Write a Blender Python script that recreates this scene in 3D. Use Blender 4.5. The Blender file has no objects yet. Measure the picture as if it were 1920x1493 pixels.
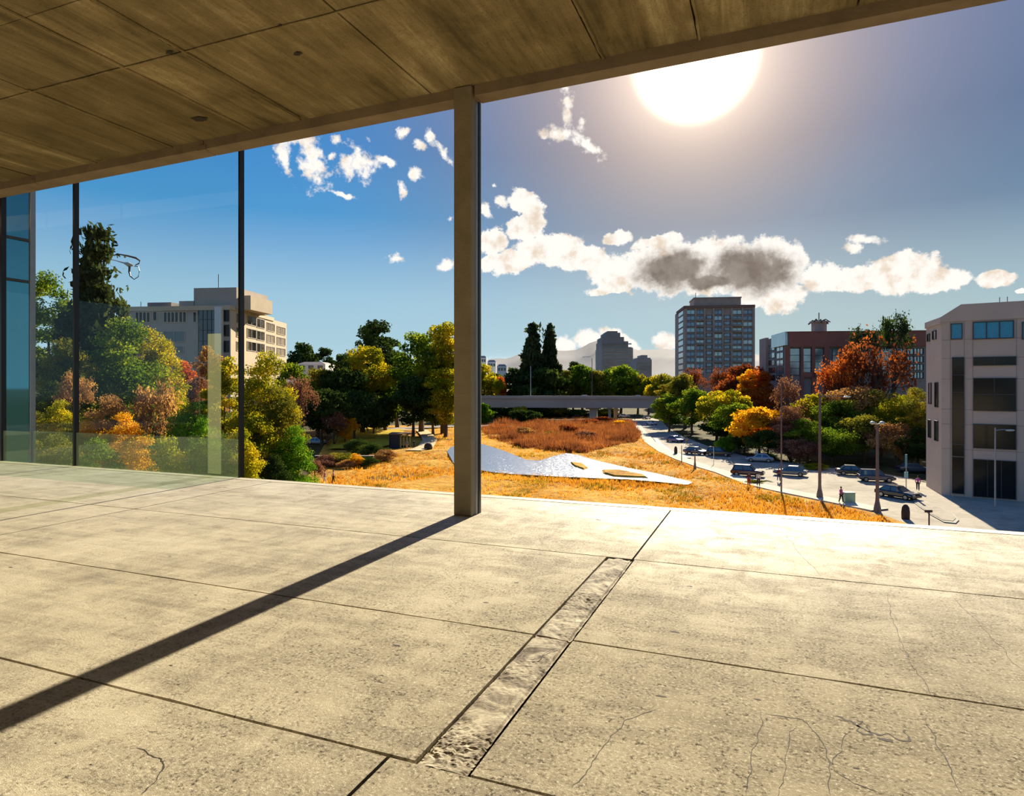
import bpy, bmesh, math, random
import numpy as np
from mathutils import Vector, Matrix, noise

# ------------------------------------------------------------------ camera, sky, sun, exposure
SC = bpy.context.scene
COL = SC.collection
EYE = 1.5
F = 1200.0            # focal length in pixels of the 1920 px wide frame
HX, HY = 960.0, 722.0
YAW = math.radians(21.8)
RV = Vector((math.cos(YAW), math.sin(YAW), 0))      # to the right of the view
FV = Vector((-math.sin(YAW), math.cos(YAW), 0))     # along the view
GZ = -11.5            # height of the park ground below the terrace floor

cam_d = bpy.data.cameras.new('camera')
cam = bpy.data.objects.new('camera', cam_d)
COL.objects.link(cam)
cam.location = (0, 0, EYE)
cam.rotation_euler = (math.radians(90), 0, YAW)
cam_d.sensor_width = 36
cam_d.lens = 36 * F / 1920
cam_d.shift_y = (HY - 1493 / 2) / 1920
cam_d.clip_start = 0.05
cam_d.clip_end = 9000
SC.camera = cam
SC.view_settings.view_transform = 'Standard'
SC.view_settings.look = 'None'
SC.view_settings.gamma = 1
SC.view_settings.use_curve_mapping = False
SC.view_settings.exposure = 0.0
SC.cycles.use_adaptive_sampling = True
SC.cycles.adaptive_threshold = 0.02
SC.cycles.max_bounces = 7
SC.cycles.diffuse_bounces = 4
SC.cycles.glossy_bounces = 3
SC.cycles.transparent_max_bounces = 12
SC.cycles.volume_bounces = 0
SC.cycles.caustics_reflective = False
SC.cycles.caustics_refractive = False

def lin(r, g, b):
    f = lambda c: (c / 255 / 12.92) if c <= 10 else ((c / 255 + .055) / 1.055) ** 2.4
    return (f(r), f(g), f(b), 1.0)

class NT:
    """small node-tree helper"""
    def __init__(s, tree):
        s.t = tree
    def n(s, typ, ins=None, **props):
        nd = s.t.nodes.new(typ)
        for k, v in props.items():
            setattr(nd, k, v)
        for k, v in (ins or {}).items():
            if isinstance(v, bpy.types.NodeSocket):
                s.t.links.new(v, nd.inputs[k])
            else:
                nd.inputs[k].default_value = v
        return nd
    def math(s, op, a, b=0.0, c=None, clamp=False):
        ins = {0: a, 1: b}
        if c is not None:
            ins[2] = c
        return s.n('ShaderNodeMath', ins, operation=op, use_clamp=clamp).outputs[0]
    def vmath(s, op, a, b=(0, 0, 0), out=0):
        nd = s.n('ShaderNodeVectorMath', {0: a, 1: b}, operation=op)
        return nd.outputs[out]
    def smooth(s, v, lo, hi, a=0.0, b=1.0):
        nd = s.n('ShaderNodeMapRange', {'Value': v, 'From Min': lo, 'From Max': hi, 'To Min': a, 'To Max': b},
                 interpolation_type='SMOOTHSTEP')
        return nd.outputs[0]
    def lmap(s, v, lo, hi, a=0.0, b=1.0):
        return s.n('ShaderNodeMapRange', {'Value': v, 'From Min': lo, 'From Max': hi, 'To Min': a, 'To Max': b}).outputs[0]
    def mix(s, f, a, b, mode='MIX'):
        nd = s.n('ShaderNodeMix', None, data_type='RGBA', blend_type=mode)
        for k, v in ((0, f), (6, a), (7, b)):
            if isinstance(v, bpy.types.NodeSocket):
                s.t.links.new(v, nd.inputs[k])
            else:
                nd.inputs[k].default_value = v
        return nd.outputs[2]
    def noise(s, vec, scale, detail=4, rough=.5, dist=0.0, out=0):
        return s.n('ShaderNodeTexNoise', {'Vector': vec, 'Scale': scale, 'Detail': detail, 'Roughness': rough,
                                          'Distortion': dist}).outputs[out]
    def mapping(s, vec, scale=(1, 1, 1), loc=(0, 0, 0), rot=(0, 0, 0), typ='POINT'):
        return s.n('ShaderNodeMapping', {'Vector': vec, 'Location': loc, 'Rotation': rot, 'Scale': scale},
                   vector_type=typ).outputs[0]
    def ramp(s, f, stops):
        nd = s.n('ShaderNodeValToRGB', {0: f})
        cr = nd.color_ramp
        while len(cr.elements) < len(stops):
            cr.elements.new(.5)
        for e, (p, c) in zip(cr.elements, stops):
            e.position = p
            e.color = c
        return nd.outputs[0]
    def bump(s, h, strength=.3, dist=.02, nrm=None):
        ins = {'Height': h, 'Strength': strength, 'Distance': dist}
        if nrm is not None:
            ins['Normal'] = nrm
        return s.n('ShaderNodeBump', ins).outputs[0]

def ray(px, py):
    """unit world direction through a point of the frame"""
    return (RV * ((px - HX) / F) + FV + Vector((0, 0, (HY - py) / F))).normalized()

SUN_DIR = ray(1425, 112)        # where the sunlight comes from, as the column's shadow shows
GLOW_DIR = ray(1302, 108)       # bright bloom in the hazy sky round the sun

def build_world():
    w = bpy.data.worlds.new('sky')
    SC.world = w
    w.use_nodes = True
    w.node_tree.nodes.clear()
    T = NT(w.node_tree)
    d = T.n('ShaderNodeTexCoord').outputs['Generated']
    dx = T.vmath('DOT_PRODUCT', d, tuple(RV), out=1)
    dy = T.vmath('DOT_PRODUCT', d, tuple(FV), out=1)
    dz = T.n('ShaderNodeSeparateXYZ', {0: d}).outputs[2]
    az = T.math('ARCTAN2', dx, dy)
    el = T.math('ARCSINE', dz)
    # --- clear sky: deep blue above, pale near the horizon, greyer towards the sun
    up = T.smooth(el, -.02, .62)
    base = T.ramp(up, [(0, lin(176, 210, 222)), (.14, lin(157, 198, 221)), (.30, lin(112, 168, 214)), (.39, lin(76, 153, 209)),
                       (.62, lin(60, 137, 204)), (.85, lin(60, 128, 200)), (1, lin(44, 104, 186))])
    cs = T.vmath('DOT_PRODUCT', d, tuple(GLOW_DIR), out=1)
    th = T.math('ARCCOSINE', T.math('MINIMUM', cs, .99999))
    grey = T.ramp(up, [(0, lin(184, 206, 202)), (.16, lin(158, 180, 188)), (.35, lin(104, 124, 145)), (.6, lin(86, 103, 130)),
                       (1, lin(100, 114, 146))])
    g = T.math('MULTIPLY', T.smooth(th, .58, .12), .95)
    right = T.smooth(az, -.02, .45)
    g = T.math('MAXIMUM', g, T.math('MULTIPLY', right, .75))
    base = T.mix(g, base, grey)
    halo = T.math('POWER', 2.718, T.math('MULTIPLY', th, -7.5))
    base = T.mix(1.0, base, T.mix(1.0, (1.25, .84, .50, 1), T.n('ShaderNodeCombineColor', {0: halo, 1: halo, 2: halo}).outputs[0], 'MULTIPLY'), 'ADD')
    # --- clouds: patches (direction, radii, tilt) broken up by noise
    P = T.n('ShaderNodeCombineXYZ', {0: az, 1: el, 2: 0.0}).outputs[0]
    wn = T.noise(d, 9.0, 3, .6, out=1)
    warp = T.vmath('SCALE', T.vmath('SUBTRACT', wn, (.5, .5, .5)), )
    warp.node.inputs[3].default_value = .018
    wn2 = T.noise(d, 45.0, 4, .65, out=1)
    warp2 = T.vmath('SCALE', T.vmath('SUBTRACT', wn2, (.5, .5, .5)))
    warp2.node.inputs[3].default_value = .016
    P = T.vmath('ADD', P, T.vmath('ADD', warp, warp2))
    def blobs(lst):
        acc = None
        for (px, py, rx, ry, rot) in lst:
            a = math.atan((px - HX) / F)
            ca = math.cos(a)
            e = math.atan((HY - py) / F * ca)
            m = T.mapping(P, (rx / F * ca * ca, ry / F * ca * math.cos(e), 1), (a, e, 0), (0, 0, math.radians(rot)), 'TEXTURE')
            ln = T.vmath('LENGTH', m, out=1)
            acc = ln if acc is None else T.math('MINIMUM', acc, ln)
        return acc
    small = blobs([(532, 300, 16, 42, 12), (592, 300, 26, 55, 14), (572, 262, 30, 12, 10), (676, 302, 40, 30, 0), (720, 300, 26, 10, -20),
                   (756, 252, 17, 11, 30), (786, 272, 16, 9, -25), (806, 262, 10, 20, 35), (832, 292, 8, 26, 38), (778, 327, 14, 16, -30),
                   (756, 358, 8, 15, 20), (624, 291, 10, 9, 0), (641, 364, 30, 6, -14), (633, 262, 16, 12, 0), (746, 483, 19, 7, 0),
                   (843, 410, 11, 7, 0), (842, 491, 22, 10, 10), (1062, 205, 16, 42, 0), (1044, 248, 34, 15, -8), (1104, 276, 42, 13, -38),
                   (1090, 225, 16, 20, 0), (1018, 250, 16, 11, 0), (1602, 463, 24, 9, -15), (1626, 449, 34, 9, -8), (924, 350, 8, 6, 0),
                   (912, 396, 9, 18, 20), (938, 378, 14, 10, -20), (1348, 180, 1, 1, 0)])
    band = blobs([(984, 378, 32, 26, -20), (1002, 408, 28, 30, 0), (985, 430, 40, 28, 0), (925, 455, 34, 30, 0), (960, 490, 70, 26, 5), (1030, 470, 75, 34, 0), (1095, 488, 70, 30, -5),
                  (1155, 447, 34, 16, 0), (1160, 515, 70, 36, 0), (1245, 500, 92, 58, 0), (1345, 502, 110, 58, 0), (1445, 500, 92, 58, 0),
                  (1470, 560, 46, 30, 20), (1420, 555, 60, 25, 0), (1545, 520, 50, 34, 0), (1610, 522, 64, 26, 0), (1690, 512, 86, 42, 0), (1765, 526, 60, 24, 0),
                  (1866, 524, 48, 18, 0), (1912, 545, 12, 7, 0), (1235, 455, 60, 14, 10), (1140, 545, 50, 10, 0)])
    low = blobs([(1056, 652, 26, 22, 10), (1100, 640, 34, 24, -10), (1150, 632, 40, 20, -25), (1178, 650, 30, 18, -30), (1248, 640, 28, 22, 0),
                 (1290, 640, 40, 22, 0), (940, 690, 30, 8, 0)])
    thick = blobs([(1262, 508, 84, 40, 4), (1400, 500, 80, 40, -4), (1425, 515, 84, 44, 0), (1330, 530, 60, 16, 0)])
    nz = T.noise(d, 60.0, 8, .62)
    nz2 = T.noise(d, 22.0, 6, .6)
    edge = T.math('ADD', T.math('MULTIPLY', T.math('SUBTRACT', nz, .5), 1.7), T.math('MULTIPLY', T.math('SUBTRACT', nz2, .5), 1.1))
    def dens(ln, k, soft, off=0.0):
        v = T.math('ADD', T.math('SUBTRACT', 1.0 + off, ln), T.math('MULTIPLY', edge, k))
        return T.smooth(v, 0.0, soft)
    dS = dens(small, 1.7, .8, .06)
    dB = dens(band, .62, .22)
    dL = dens(low, .6, .4)
    cl = T.math('MAXIMUM', dS, T.math('MAXIMUM', dB, dL))
    cl = T.math('MULTIPLY', cl, T.smooth(el, -.01, .02))
    tk = T.math('ADD', T.math('SUBTRACT', 1.0, thick), T.math('MULTIPLY', edge, .55))
    tk = T.smooth(tk, -.18, .55)
    puff = T.noise(d, 38.0, 6, .6)
    white = T.mix(T.smooth(puff, .30, .52), lin(236, 218, 198), (1.05, 1.0, .93, 1))
    cwhite = T.mix(T.smooth(th, .55, .9), white, lin(243, 244, 247))
    gcol = T.mix(T.smooth(puff, .3, .7), lin(118, 106, 98), lin(152, 139, 127))
    ccol = T.mix(T.math('MULTIPLY', tk, .94), cwhite, gcol)
    sky = T.mix(cl, base, ccol)
    # --- bloom of the sun in the thin haze
    disc = T.smooth(th, .092, .055)
    ring = T.math('POWER', 2.718, T.math('MULTIPLY', T.math('MAXIMUM', T.math('SUBTRACT', th, .055), 0.0), -26.0))
    gl = T.math('ADD', T.math('MULTIPLY', disc, 2.2), T.math('MULTIPLY', ring, .62))
    glow = T.mix(1.0, (1.0, .86, .62, 1), T.n('ShaderNodeCombineColor', {0: gl, 1: gl, 2: gl}).outputs[0], 'MULTIPLY')
    sky = T.mix(1.0, sky, glow, 'ADD')
    # below the horizon: the land beyond
    sky = T.mix(T.smooth(el, -.03, -.008), lin(120, 120, 105), sky)
    bg = T.n('ShaderNodeBackground', {0: sky, 1: 1.0})
    T.n('ShaderNodeOutputWorld', {0: bg.outputs[0]})
    w.cycles.sampling_method = 'MANUAL'
    w.cycles.sample_map_resolution = 1024
build_world()

sun_d = bpy.data.lights.new('sun', 'SUN')
sun = bpy.data.objects.new('sun', sun_d)
COL.objects.link(sun)
sun.rotation_euler = (-SUN_DIR).to_track_quat('-Z', 'Y').to_euler()
sun_d.energy = 11.5
sun_d.color = (1.0, .89, .69)
sun_d.angle = math.radians(.6)
sun.location = (0, 0, 30)

# ------------------------------------------------------------------ helpers
def P(px, Y, z=0.0):
    """the point at distance Y along the view, on the sight line of column px"""
    v = RV * ((px - HX) / F * Y) + FV * Y
    return Vector((v.x, v.y, z))
def G(px, py, z=GZ):
    return P(px, F * (EYE - z) / (py - HY), z)
def ZA(py, Y):
    return EYE - (py - HY) * Y / F

class MB:
    """collects shapes and links them as one mesh object"""
    def __init__(s):
        s.bm = bmesh.new()
    def quad(s, pts):
        vs = [s.bm.verts.new(p) for p in pts]
        return s.bm.faces.new(vs)
    def prism(s, poly, z0, z1, poly_top=None):
        top = poly_top or poly
        a = [s.bm.verts.new((p[0], p[1], z0)) for p in poly]
        b = [s.bm.verts.new((p[0], p[1], z1)) for p in top]
        n = len(a)
        s.bm.faces.new(a[::-1]); s.bm.faces.new(b)
        for i in range(n):
            s.bm.faces.new((a[i], a[(i + 1) % n], b[(i + 1) % n], b[i]))
        return s
    def hexa(s, c):
        v = [s.bm.verts.new(p) for p in c]
        for f in ((0, 3, 2, 1), (4, 5, 6, 7), (0, 1, 5, 4), (1, 2, 6, 5), (2, 3, 7, 6), (3, 0, 4, 7)):
            s.bm.faces.new([v[i] for i in f])
        return s
    def box(s, x0, x1, y0, y1, z0, z1, M=None):
        c = [(x0, y0, z0), (x1, y0, z0), (x1, y1, z0), (x0, y1, z0), (x0, y0, z1), (x1, y0, z1), (x1, y1, z1), (x0, y1, z1)]
        if M is not None:
            c = [M @ Vector(p) for p in c]
        return s.hexa(c)
    def tube(s, pts, r, n=8, cap=True):
        pts = [Vector(p) for p in pts]
        rs = r if isinstance(r, (list, tuple)) else [r] * len(pts)
        rings = []
        for i, p in enumerate(pts):
            t = (pts[min(i + 1, len(pts) - 1)] - pts[max(i - 1, 0)]).normalized()
            up = Vector((0, 0, 1)) if abs(t.z) < .95 else Vector((1, 0, 0))
            a = t.cross(up).normalized(); b = t.cross(a).normalized()
            rings.append([s.bm.verts.new(p + (a * math.cos(k * 2 * math.pi / n) + b * math.sin(k * 2 * math.pi / n)) * rs[i]) for k in range(n)])
        for i in range(len(rings) - 1):
            for k in range(n):
                s.bm.faces.new((rings[i][k], rings[i][(k + 1) % n], rings[i + 1][(k + 1) % n], rings[i + 1][k]))
        if cap:
            s.bm.faces.new(rings[0][::-1]); s.bm.faces.new(rings[-1])
        return s
    def lathe(s, prof, n=12, c=(0, 0)):
        s.tube([(c[0], c[1], z) for r, z in prof], [max(r, .001) for r, z in prof], n)
        return s
    def ball(s, c, r, sub=2, sc=(1, 1, 1)):
        m = Matrix.Translation(c) @ Matrix.Diagonal((r * sc[0], r * sc[1], r * sc[2], 1))
        bmesh.ops.create_icosphere(s.bm, subdivisions=sub, radius=1, matrix=m)
        return s
    def build(s, name, material, parent=None, smooth=False, bevel=0.0):
        bmesh.ops.recalc_face_normals(s.bm, faces=s.bm.faces)
        if bevel:
            bmesh.ops.bevel(s.bm, geom=s.bm.edges[:], offset=bevel, segments=1, affect='EDGES')
        me = bpy.data.meshes.new(name)
        s.bm.to_mesh(me); s.bm.free()
        if smooth:
            me.polygons.foreach_set('use_smooth', [True] * len(me.polygons))
        me.materials.append(material)
        o = bpy.data.objects.new(name, me)
        COL.objects.link(o)
        o.parent = parent
        return o

def tag(o, label=None, cat=None, group=None, kind=None):
    for k, v in (('label', label), ('category', cat), ('group', group), ('kind', kind)):
        if v:
            o[k] = v
    return o
def empty(name, loc=(0, 0, 0), rz=0.0, label=None, cat=None, group=None, kind=None):
    o = bpy.data.objects.new(name, None)
    COL.objects.link(o)
    o.empty_display_size = .3
    o.location = loc; o.rotation_euler = (0, 0, rz)
    return tag(o, label, cat, group, kind)
def copy_tree(o, parent=None):
    c = o.copy(); COL.objects.link(c); c.parent = parent
    for ch in list(o.children):
        copy_tree(ch, c)
    return c

def pmat(name, col, rough=.6, metal=0.0, var=.0, scale=3.0, spec=.5, coat=0.0, bump=0.0, bscale=30.0):
    """plain procedural surface: a base colour with a little mottling"""
    m = bpy.data.materials.new(name); m.use_nodes = True
    m.node_tree.nodes.clear()
    T = NT(m.node_tree)
    tc = T.n('ShaderNodeTexCoord').outputs['Object']
    c = col
    if var:
        f = T.noise(tc, scale, 5, .6)
        lo = tuple(x * (1 - var) for x in col[:3]) + (1,)
        hi = tuple(min(1, x * (1 + var)) for x in col[:3]) + (1,)
        c = T.ramp(f, [(.3, lo), (.7, hi)])
    ins = {'Base Color': c, 'Roughness': rough, 'Metallic': metal, 'Specular IOR Level': spec, 'Coat Weight': coat}
    if bump:
        ins['Normal'] = T.bump(T.noise(tc, bscale, 4), bump, .02)
    b = T.n('ShaderNodeBsdfPrincipled', ins)
    T.n('ShaderNodeOutputMaterial', {0: b.outputs[0]})
    return m

# ------------------------------------------------------------------ concrete of the terrace
def mat_floor():
    m = bpy.data.materials.new('worn_concrete'); m.use_nodes = True; m.node_tree.nodes.clear()
    T = NT(m.node_tree)
    tc = T.n('ShaderNodeTexCoord').outputs['Object']
    big = T.noise(tc, .8, 6, .62, .6)
    mid = T.noise(tc, 3.2, 7, .68, .8)
    streak = T.noise(T.mapping(tc, (.55, 5.0, 1), rot=(0, 0, math.radians(9))), 1.6, 6, .65, .6)
    streak2 = T.noise(T.mapping(tc, (6.0, .7, 1), rot=(0, 0, math.radians(-14))), 2.0, 5, .65, .4)
    grain = T.noise(tc, 62.0, 5, .75)
    fine = T.noise(T.mapping(tc, (1, 1.8, 1)), 150.0, 3, .7)
    a = T.math('ADD', T.math('MULTIPLY', big, .34), T.math('MULTIPLY', mid, .28))
    a = T.math('ADD', a, T.math('MULTIPLY', streak, .26))
    a = T.math('ADD', a, T.math('MULTIPLY', streak2, .12))
    col = T.ramp(a, [(.38, lin(134, 125, 108)), (.46, lin(164, 154, 132)), (.53, lin(186, 175, 149)), (.64, lin(204, 193, 167))])
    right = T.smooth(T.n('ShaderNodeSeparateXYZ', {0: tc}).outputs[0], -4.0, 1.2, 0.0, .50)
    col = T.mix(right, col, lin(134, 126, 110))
    pits = T.smooth(T.math('ADD', T.math('MULTIPLY', grain, .6), T.math('MULTIPLY', T.noise(tc, 27.0, 4, .7), .4)), .50, .38)
    patch = T.smooth(mid, .66, .44)
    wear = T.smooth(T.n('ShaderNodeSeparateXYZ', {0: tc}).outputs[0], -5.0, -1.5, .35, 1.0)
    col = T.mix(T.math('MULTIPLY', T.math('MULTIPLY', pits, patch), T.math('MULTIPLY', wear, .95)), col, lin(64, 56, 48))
    light = T.smooth(grain, .53, .66)
    col = T.mix(T.math('MULTIPLY', T.math('MULTIPLY', light, wear), .6), col, lin(232, 224, 204))
    speck = T.smooth(T.noise(tc, 17.0, 4, .7), .70, .76)
    col = T.mix(T.math('MULTIPLY', speck, .5), col, lin(70, 62, 52))
    rough = T.lmap(mid, .3, .7, .70, .48)
    h = T.math('ADD', T.math('MULTIPLY', grain, .5), T.math('ADD', T.math('MULTIPLY', fine, .35), T.math('MULTIPLY', mid, 1.2)))
    nrm = T.bump(h, .75, .009)
    # dusty concrete: matt when looked at steeply, a broad sheen only at grazing angles
    b = T.n('ShaderNodeBsdfDiffuse', {'Color': col, 'Normal': nrm})
    gl = T.n('ShaderNodeBsdfGlossy', {'Color': (1, .97, .9, 1), 'Roughness': T.lmap(mid, .3, .7, .60, .46), 'Normal': nrm})
    fc = T.n('ShaderNodeLayerWeight', {'Blend': .5}).outputs['Facing']
    fc = T.math('MULTIPLY', T.math('POWER', fc, 10.0), T.lmap(a, .4, .62, .5, 1.2))
    b = T.n('ShaderNodeMixShader', {0: fc, 1: b.outputs[0], 2: gl.outputs[0]})
    T.n('ShaderNodeOutputMaterial', {0: b.outputs[0]})
    return m
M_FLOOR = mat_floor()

def mat_patch():
    m = bpy.data.materials.new('broken_mortar'); m.use_nodes = True; m.node_tree.nodes.clear()
    T = NT(m.node_tree)
    tc = T.n('ShaderNodeTexCoord').outputs['Object']
    n1 = T.noise(tc, 5.0, 7, .7, 1.2)
    n2 = T.noise(tc, 40.0, 5, .7)
    col = T.ramp(n1, [(.36, lin(96, 86, 74)), (.45, lin(140, 129, 110)), (.53, lin(172, 162, 140)), (.66, lin(194, 184, 160))])
    col = T.mix(T.math('MULTIPLY', T.smooth(n2, .45, .3), .5), col, lin(70, 62, 52))
    nrm = T.bump(T.math('ADD', n1, T.math('MULTIPLY', n2, .3)), .7, .012)
    b = T.n('ShaderNodeBsdfPrincipled', {'Base Color': col, 'Roughness': .75, 'Normal': nrm, 'Specular IOR Level': .08})
    T.n('ShaderNodeOutputMaterial', {0: b.outputs[0]})
    return m

def mat_ceiling():
    m = bpy.data.materials.new('board_marked_concrete'); m.use_nodes = True; m.node_tree.nodes.clear()
    T = NT(m.node_tree)
    tc = T.n('ShaderNodeTexCoord').outputs['Object']
    st = T.noise(T.mapping(tc, (9.0, 1.1, 1), rot=(0, 0, math.radians(2))), 1.0, 8, .72, .5)
    st2 = T.noise(T.mapping(tc, (2.4, .22, 1)), 1.0, 4, .55, .2)
    blot = T.noise(tc, 1.1, 6, .62, .5)
    gr = T.noise(tc, 42.0, 5, .72)
    a = T.math('ADD', T.math('MULTIPLY', st, .34), T.math('ADD', T.math('MULTIPLY', st2, .34), T.math('MULTIPLY', blot, .32)))
    col = T.ramp(a, [(.39, lin(92, 80, 54)), (.47, lin(128, 112, 78)), (.54, lin(152, 134, 98)), (.62, lin(192, 174, 136))])
    rnd = T.n('ShaderNodeAttribute', None, attribute_name='tint').outputs['Fac']
    col = T.mix(T.math('MULTIPLY', rnd, .62), col, lin(98, 84, 54))
    col = T.mix(T.math('MULTIPLY', T.smooth(gr, .47, .34), .5), col, lin(66, 54, 34))
    spot = T.smooth(T.noise(tc, 2.6, 3, .6), .71, .75)
    col = T.mix(T.math('MULTIPLY', spot, .55), col, lin(66, 50, 30))
    nrm = T.bump(T.math('ADD', T.math('MULTIPLY', st, 1.4), T.math('MULTIPLY', gr, .3)), .6, .015)
    b = T.n('ShaderNodeBsdfPrincipled', {'Base Color': col, 'Roughness': .75, 'Normal': nrm, 'Specular IOR Level': .3})
    T.n('ShaderNodeOutputMaterial', {0: b.outputs[0]})
    return m
M_CEIL = mat_ceiling()
M_PATCH = mat_patch()
M_BEAM = pmat('beam_concrete', lin(138, 120, 100), .75, var=.22, scale=2.2, bump=.25, bscale=25)
M_COLUMN = pmat('column_concrete', lin(142, 130, 108), .8, var=.16, scale=3.5, bump=.3, bscale=60)
M_KERB = pmat('pale_kerb_concrete', lin(196, 186, 160), .55, var=.12, scale=6, bump=.25, bscale=40)
M_WHITE0 = pmat('white_seal', lin(226, 224, 218), .5)
M_DARK = pmat('joint_dirt', lin(56, 46, 38), .9, var=.3, scale=20)
M_CRACK = pmat('crack_dirt', lin(52, 44, 36), .9)
M_FRAME = pmat('black_metal', lin(34, 29, 32), .35, metal=.3, var=.2)
M_STEEL = pmat('pale_steel', lin(150, 152, 160), .4, metal=.5, var=.1)
M_WALL = pmat('plain_wall_concrete', lin(170, 158, 132), .8, var=.12, scale=1.5)

rng = random.Random(4)
VE = 7.97                       # outer edge of the floor slab
def build_floor():
    us = [-26, -18.5, -11.4, -7.12, -1.19, 12]
    vs = [-7.5, -4.2, -1.6, .7, 2.22, 3.62, 5.49, 7.80]
    m = MB(); bm = m.bm
    gap = .0085
    def cell(u0, u1, v0, v1):
        n = max(2, int((u1 - u0) / .12)); 
        a = []; b = []
        for i in range(n + 1):
            u = u0 + gap + (u1 - u0 - 2 * gap) * i / n
            a.append((u, v0 + gap * (1 + .55 * noise.noise((u * 4, v0, 1)))))
            b.append((u, v1 - gap * (1 + .55 * noise.noise((u * 4, v1, 2)))))
        poly = a + b[::-1]
        vv = [bm.verts.new((p[0], p[1], 0)) for p in poly]
        bm.faces.new(vv)
        lo = [bm.verts.new((p[0], p[1], -.05)) for p in poly]
        for i in range(len(poly)):
            j = (i + 1) % len(poly)
            bm.faces.new((vv[j], vv[i], lo[i], lo[j]))
    for j in range(len(vs) - 1):
        v0, v1 = vs[j], vs[j + 1]
        row = list(us)
        if v1 <= 2.22 + 1e-6:
            row = [-26, -18.5, -11.4, -7.12, -1.42, 4.5, 12]
        if 2.2 < v0 + .01 and v1 < 5.6:          # rows crossed by the mortar strip
            row = [-26, -18.5, -11.4, -7.12, -1.30, None, -1.07, 12]
        if v0 > 5.4:
            row = [-26, -18.5, -11.4, -7.12, -1.08, 12]
        k = 0
        while k < len(row) - 1:
            if row[k + 1] is None:
                k += 2; continue
            cell(row[k], row[k + 1], v0, v1); k += 1
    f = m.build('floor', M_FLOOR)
    tag(f, 'worn pale concrete terrace floor with dark joints', kind='structure')
    s = MB(); s.box(-26, 12, -7.5, VE, -.45, -.05)
    s.build('slab_bed', M_DARK, f)
    # crumbling mortar strip: recessed rough grid
    b2 = bmesh.new(); nu, nv = 26, 380
    g = [[None] * (nu + 1) for _ in range(nv + 1)]
    for j in range(nv + 1):
        v = 2.225 + (5.485 - 2.225) * j / nv
        for i in range(nu + 1):
            u = -1.305 + .222 * i / nu
            e = min(i, nu - i) / nu
            lo = noise.fractal((u * 3.2, v * 2.1, 11), .9, 2.0, 3)
            rg = max(0, min(1, lo * 3.5 + .25))
            h = -.003 + .003 * lo - .006 * rg + rg * (.0075 * noise.fractal((u * 12, v * 8, 0), .8, 2.2, 4)) + .0012 * noise.noise((u * 40, v * 40, 3))
            rough_spot = math.exp(-((v - 2.38) / .16) ** 2) + .6 * math.exp(-((v - 4.35) / .22) ** 2) + .4 * math.exp(-((v - 3.1) / .25) ** 2)
            h -= rough_spot * .016 * abs(noise.fractal((u * 22, v * 18, 7), .7, 2.3, 5))
            if abs(v - 3.62) < .011: h -= .022
            if e < .06:
                h -= .010
            g[j][i] = b2.verts.new((u, v, min(h, .004)))
    for j in range(nv):
        for i in range(nu):
            b2.faces.new((g[j][i], g[j][i + 1], g[j + 1][i + 1], g[j + 1][i]))
    me = bpy.data.meshes.new('mortar_strip'); b2.to_mesh(me); b2.free(); me.materials.append(M_PATCH)
    o = bpy.data.objects.new('mortar_strip', me); COL.objects.link(o); o.parent = f
    # cracks: thin irregular dark fissures
    def fl(px, py):
        Y = F * EYE / (py - HY); p = P(px, Y); return Vector((p.x, p.y))
    def crack(pts, w, jit=.35, name='crack', seg=14):
        q = [fl(*p) for p in pts]
        path = []
        for a, b in zip(q[:-1], q[1:]):
            for k in range(seg):
                path.append(a.lerp(b, k / seg))
        path.append(q[-1])
        m = MB(); prev = None
        L = len(path)
        for k, p in enumerate(path):
            d = (path[min(k + 1, L - 1)] - path[max(k - 1, 0)]).normalized(); nrm = Vector((-d.y, d.x))
            off = noise.fractal((p.x * 7, p.y * 7, 5), .8, 2, 4) * jit * .05
            ww = 1.35 * w * (.35 + .9 * abs(noise.noise((p.x * 18, p.y * 18, 9)))) * min(1, (k + 1) / 5, (L - k) / 5)
            c = p + nrm * off
            a = m.bm.verts.new((c.x + nrm.x * ww, c.y + nrm.y * ww, .0008)); b = m.bm.verts.new((c.x - nrm.x * ww, c.y - nrm.y * ww, .0008))
            if prev: m.bm.faces.new((prev[0], a, b, prev[1]))
            prev = (a, b)
        m.build(name, M_CRACK, f)
    crack([(252, 1404), (300, 1424), (305, 1440), (288, 1466), (266, 1492)], .0030)
    crack([(1240, 1328), (1170, 1352), (1148, 1378), (1110, 1430), (1072, 1480)], .0024)
    crack([(1440, 1340), (1505, 1350), (1530, 1372), (1560, 1430), (1562, 1493)], .0028)
    crack([(1592, 1370), (1570, 1410), (1562, 1440)], .0024)
    crack([(1426, 1336), (1410, 1420), (1400, 1493)], .0026)
    crack([(1490, 1360), (1470, 1430), (1455, 1493)], .0020)
    crack([(1735, 1350), (1765, 1405), (1805, 1493)], .0028)
    crack([(1660, 1110), (1680, 1180), (1710, 1250), (1755, 1310)], .0022)
    crack([(1560, 1345), (1590, 1356), (1640, 1375), (1700, 1388), (1718, 1374)], .0060, 1.2)
    crack([(1590, 1352), (1620, 1372), (1640, 1362)], .0060, 2.0)
    crack([(1470, 1000), (1500, 1040), (1540, 1080)], .0025)
    crack([(1784, 1114), (1850, 1185), (1920, 1262)], .0022)
    crack([(420, 1118), (520, 1100)], .0016)
    crack([(1562, 1440), (1600, 1470), (1660, 1490)], .0020)
    crack([(1058, 1213), (1010, 1228), (965, 1236)], .0035, 1.0)
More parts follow.
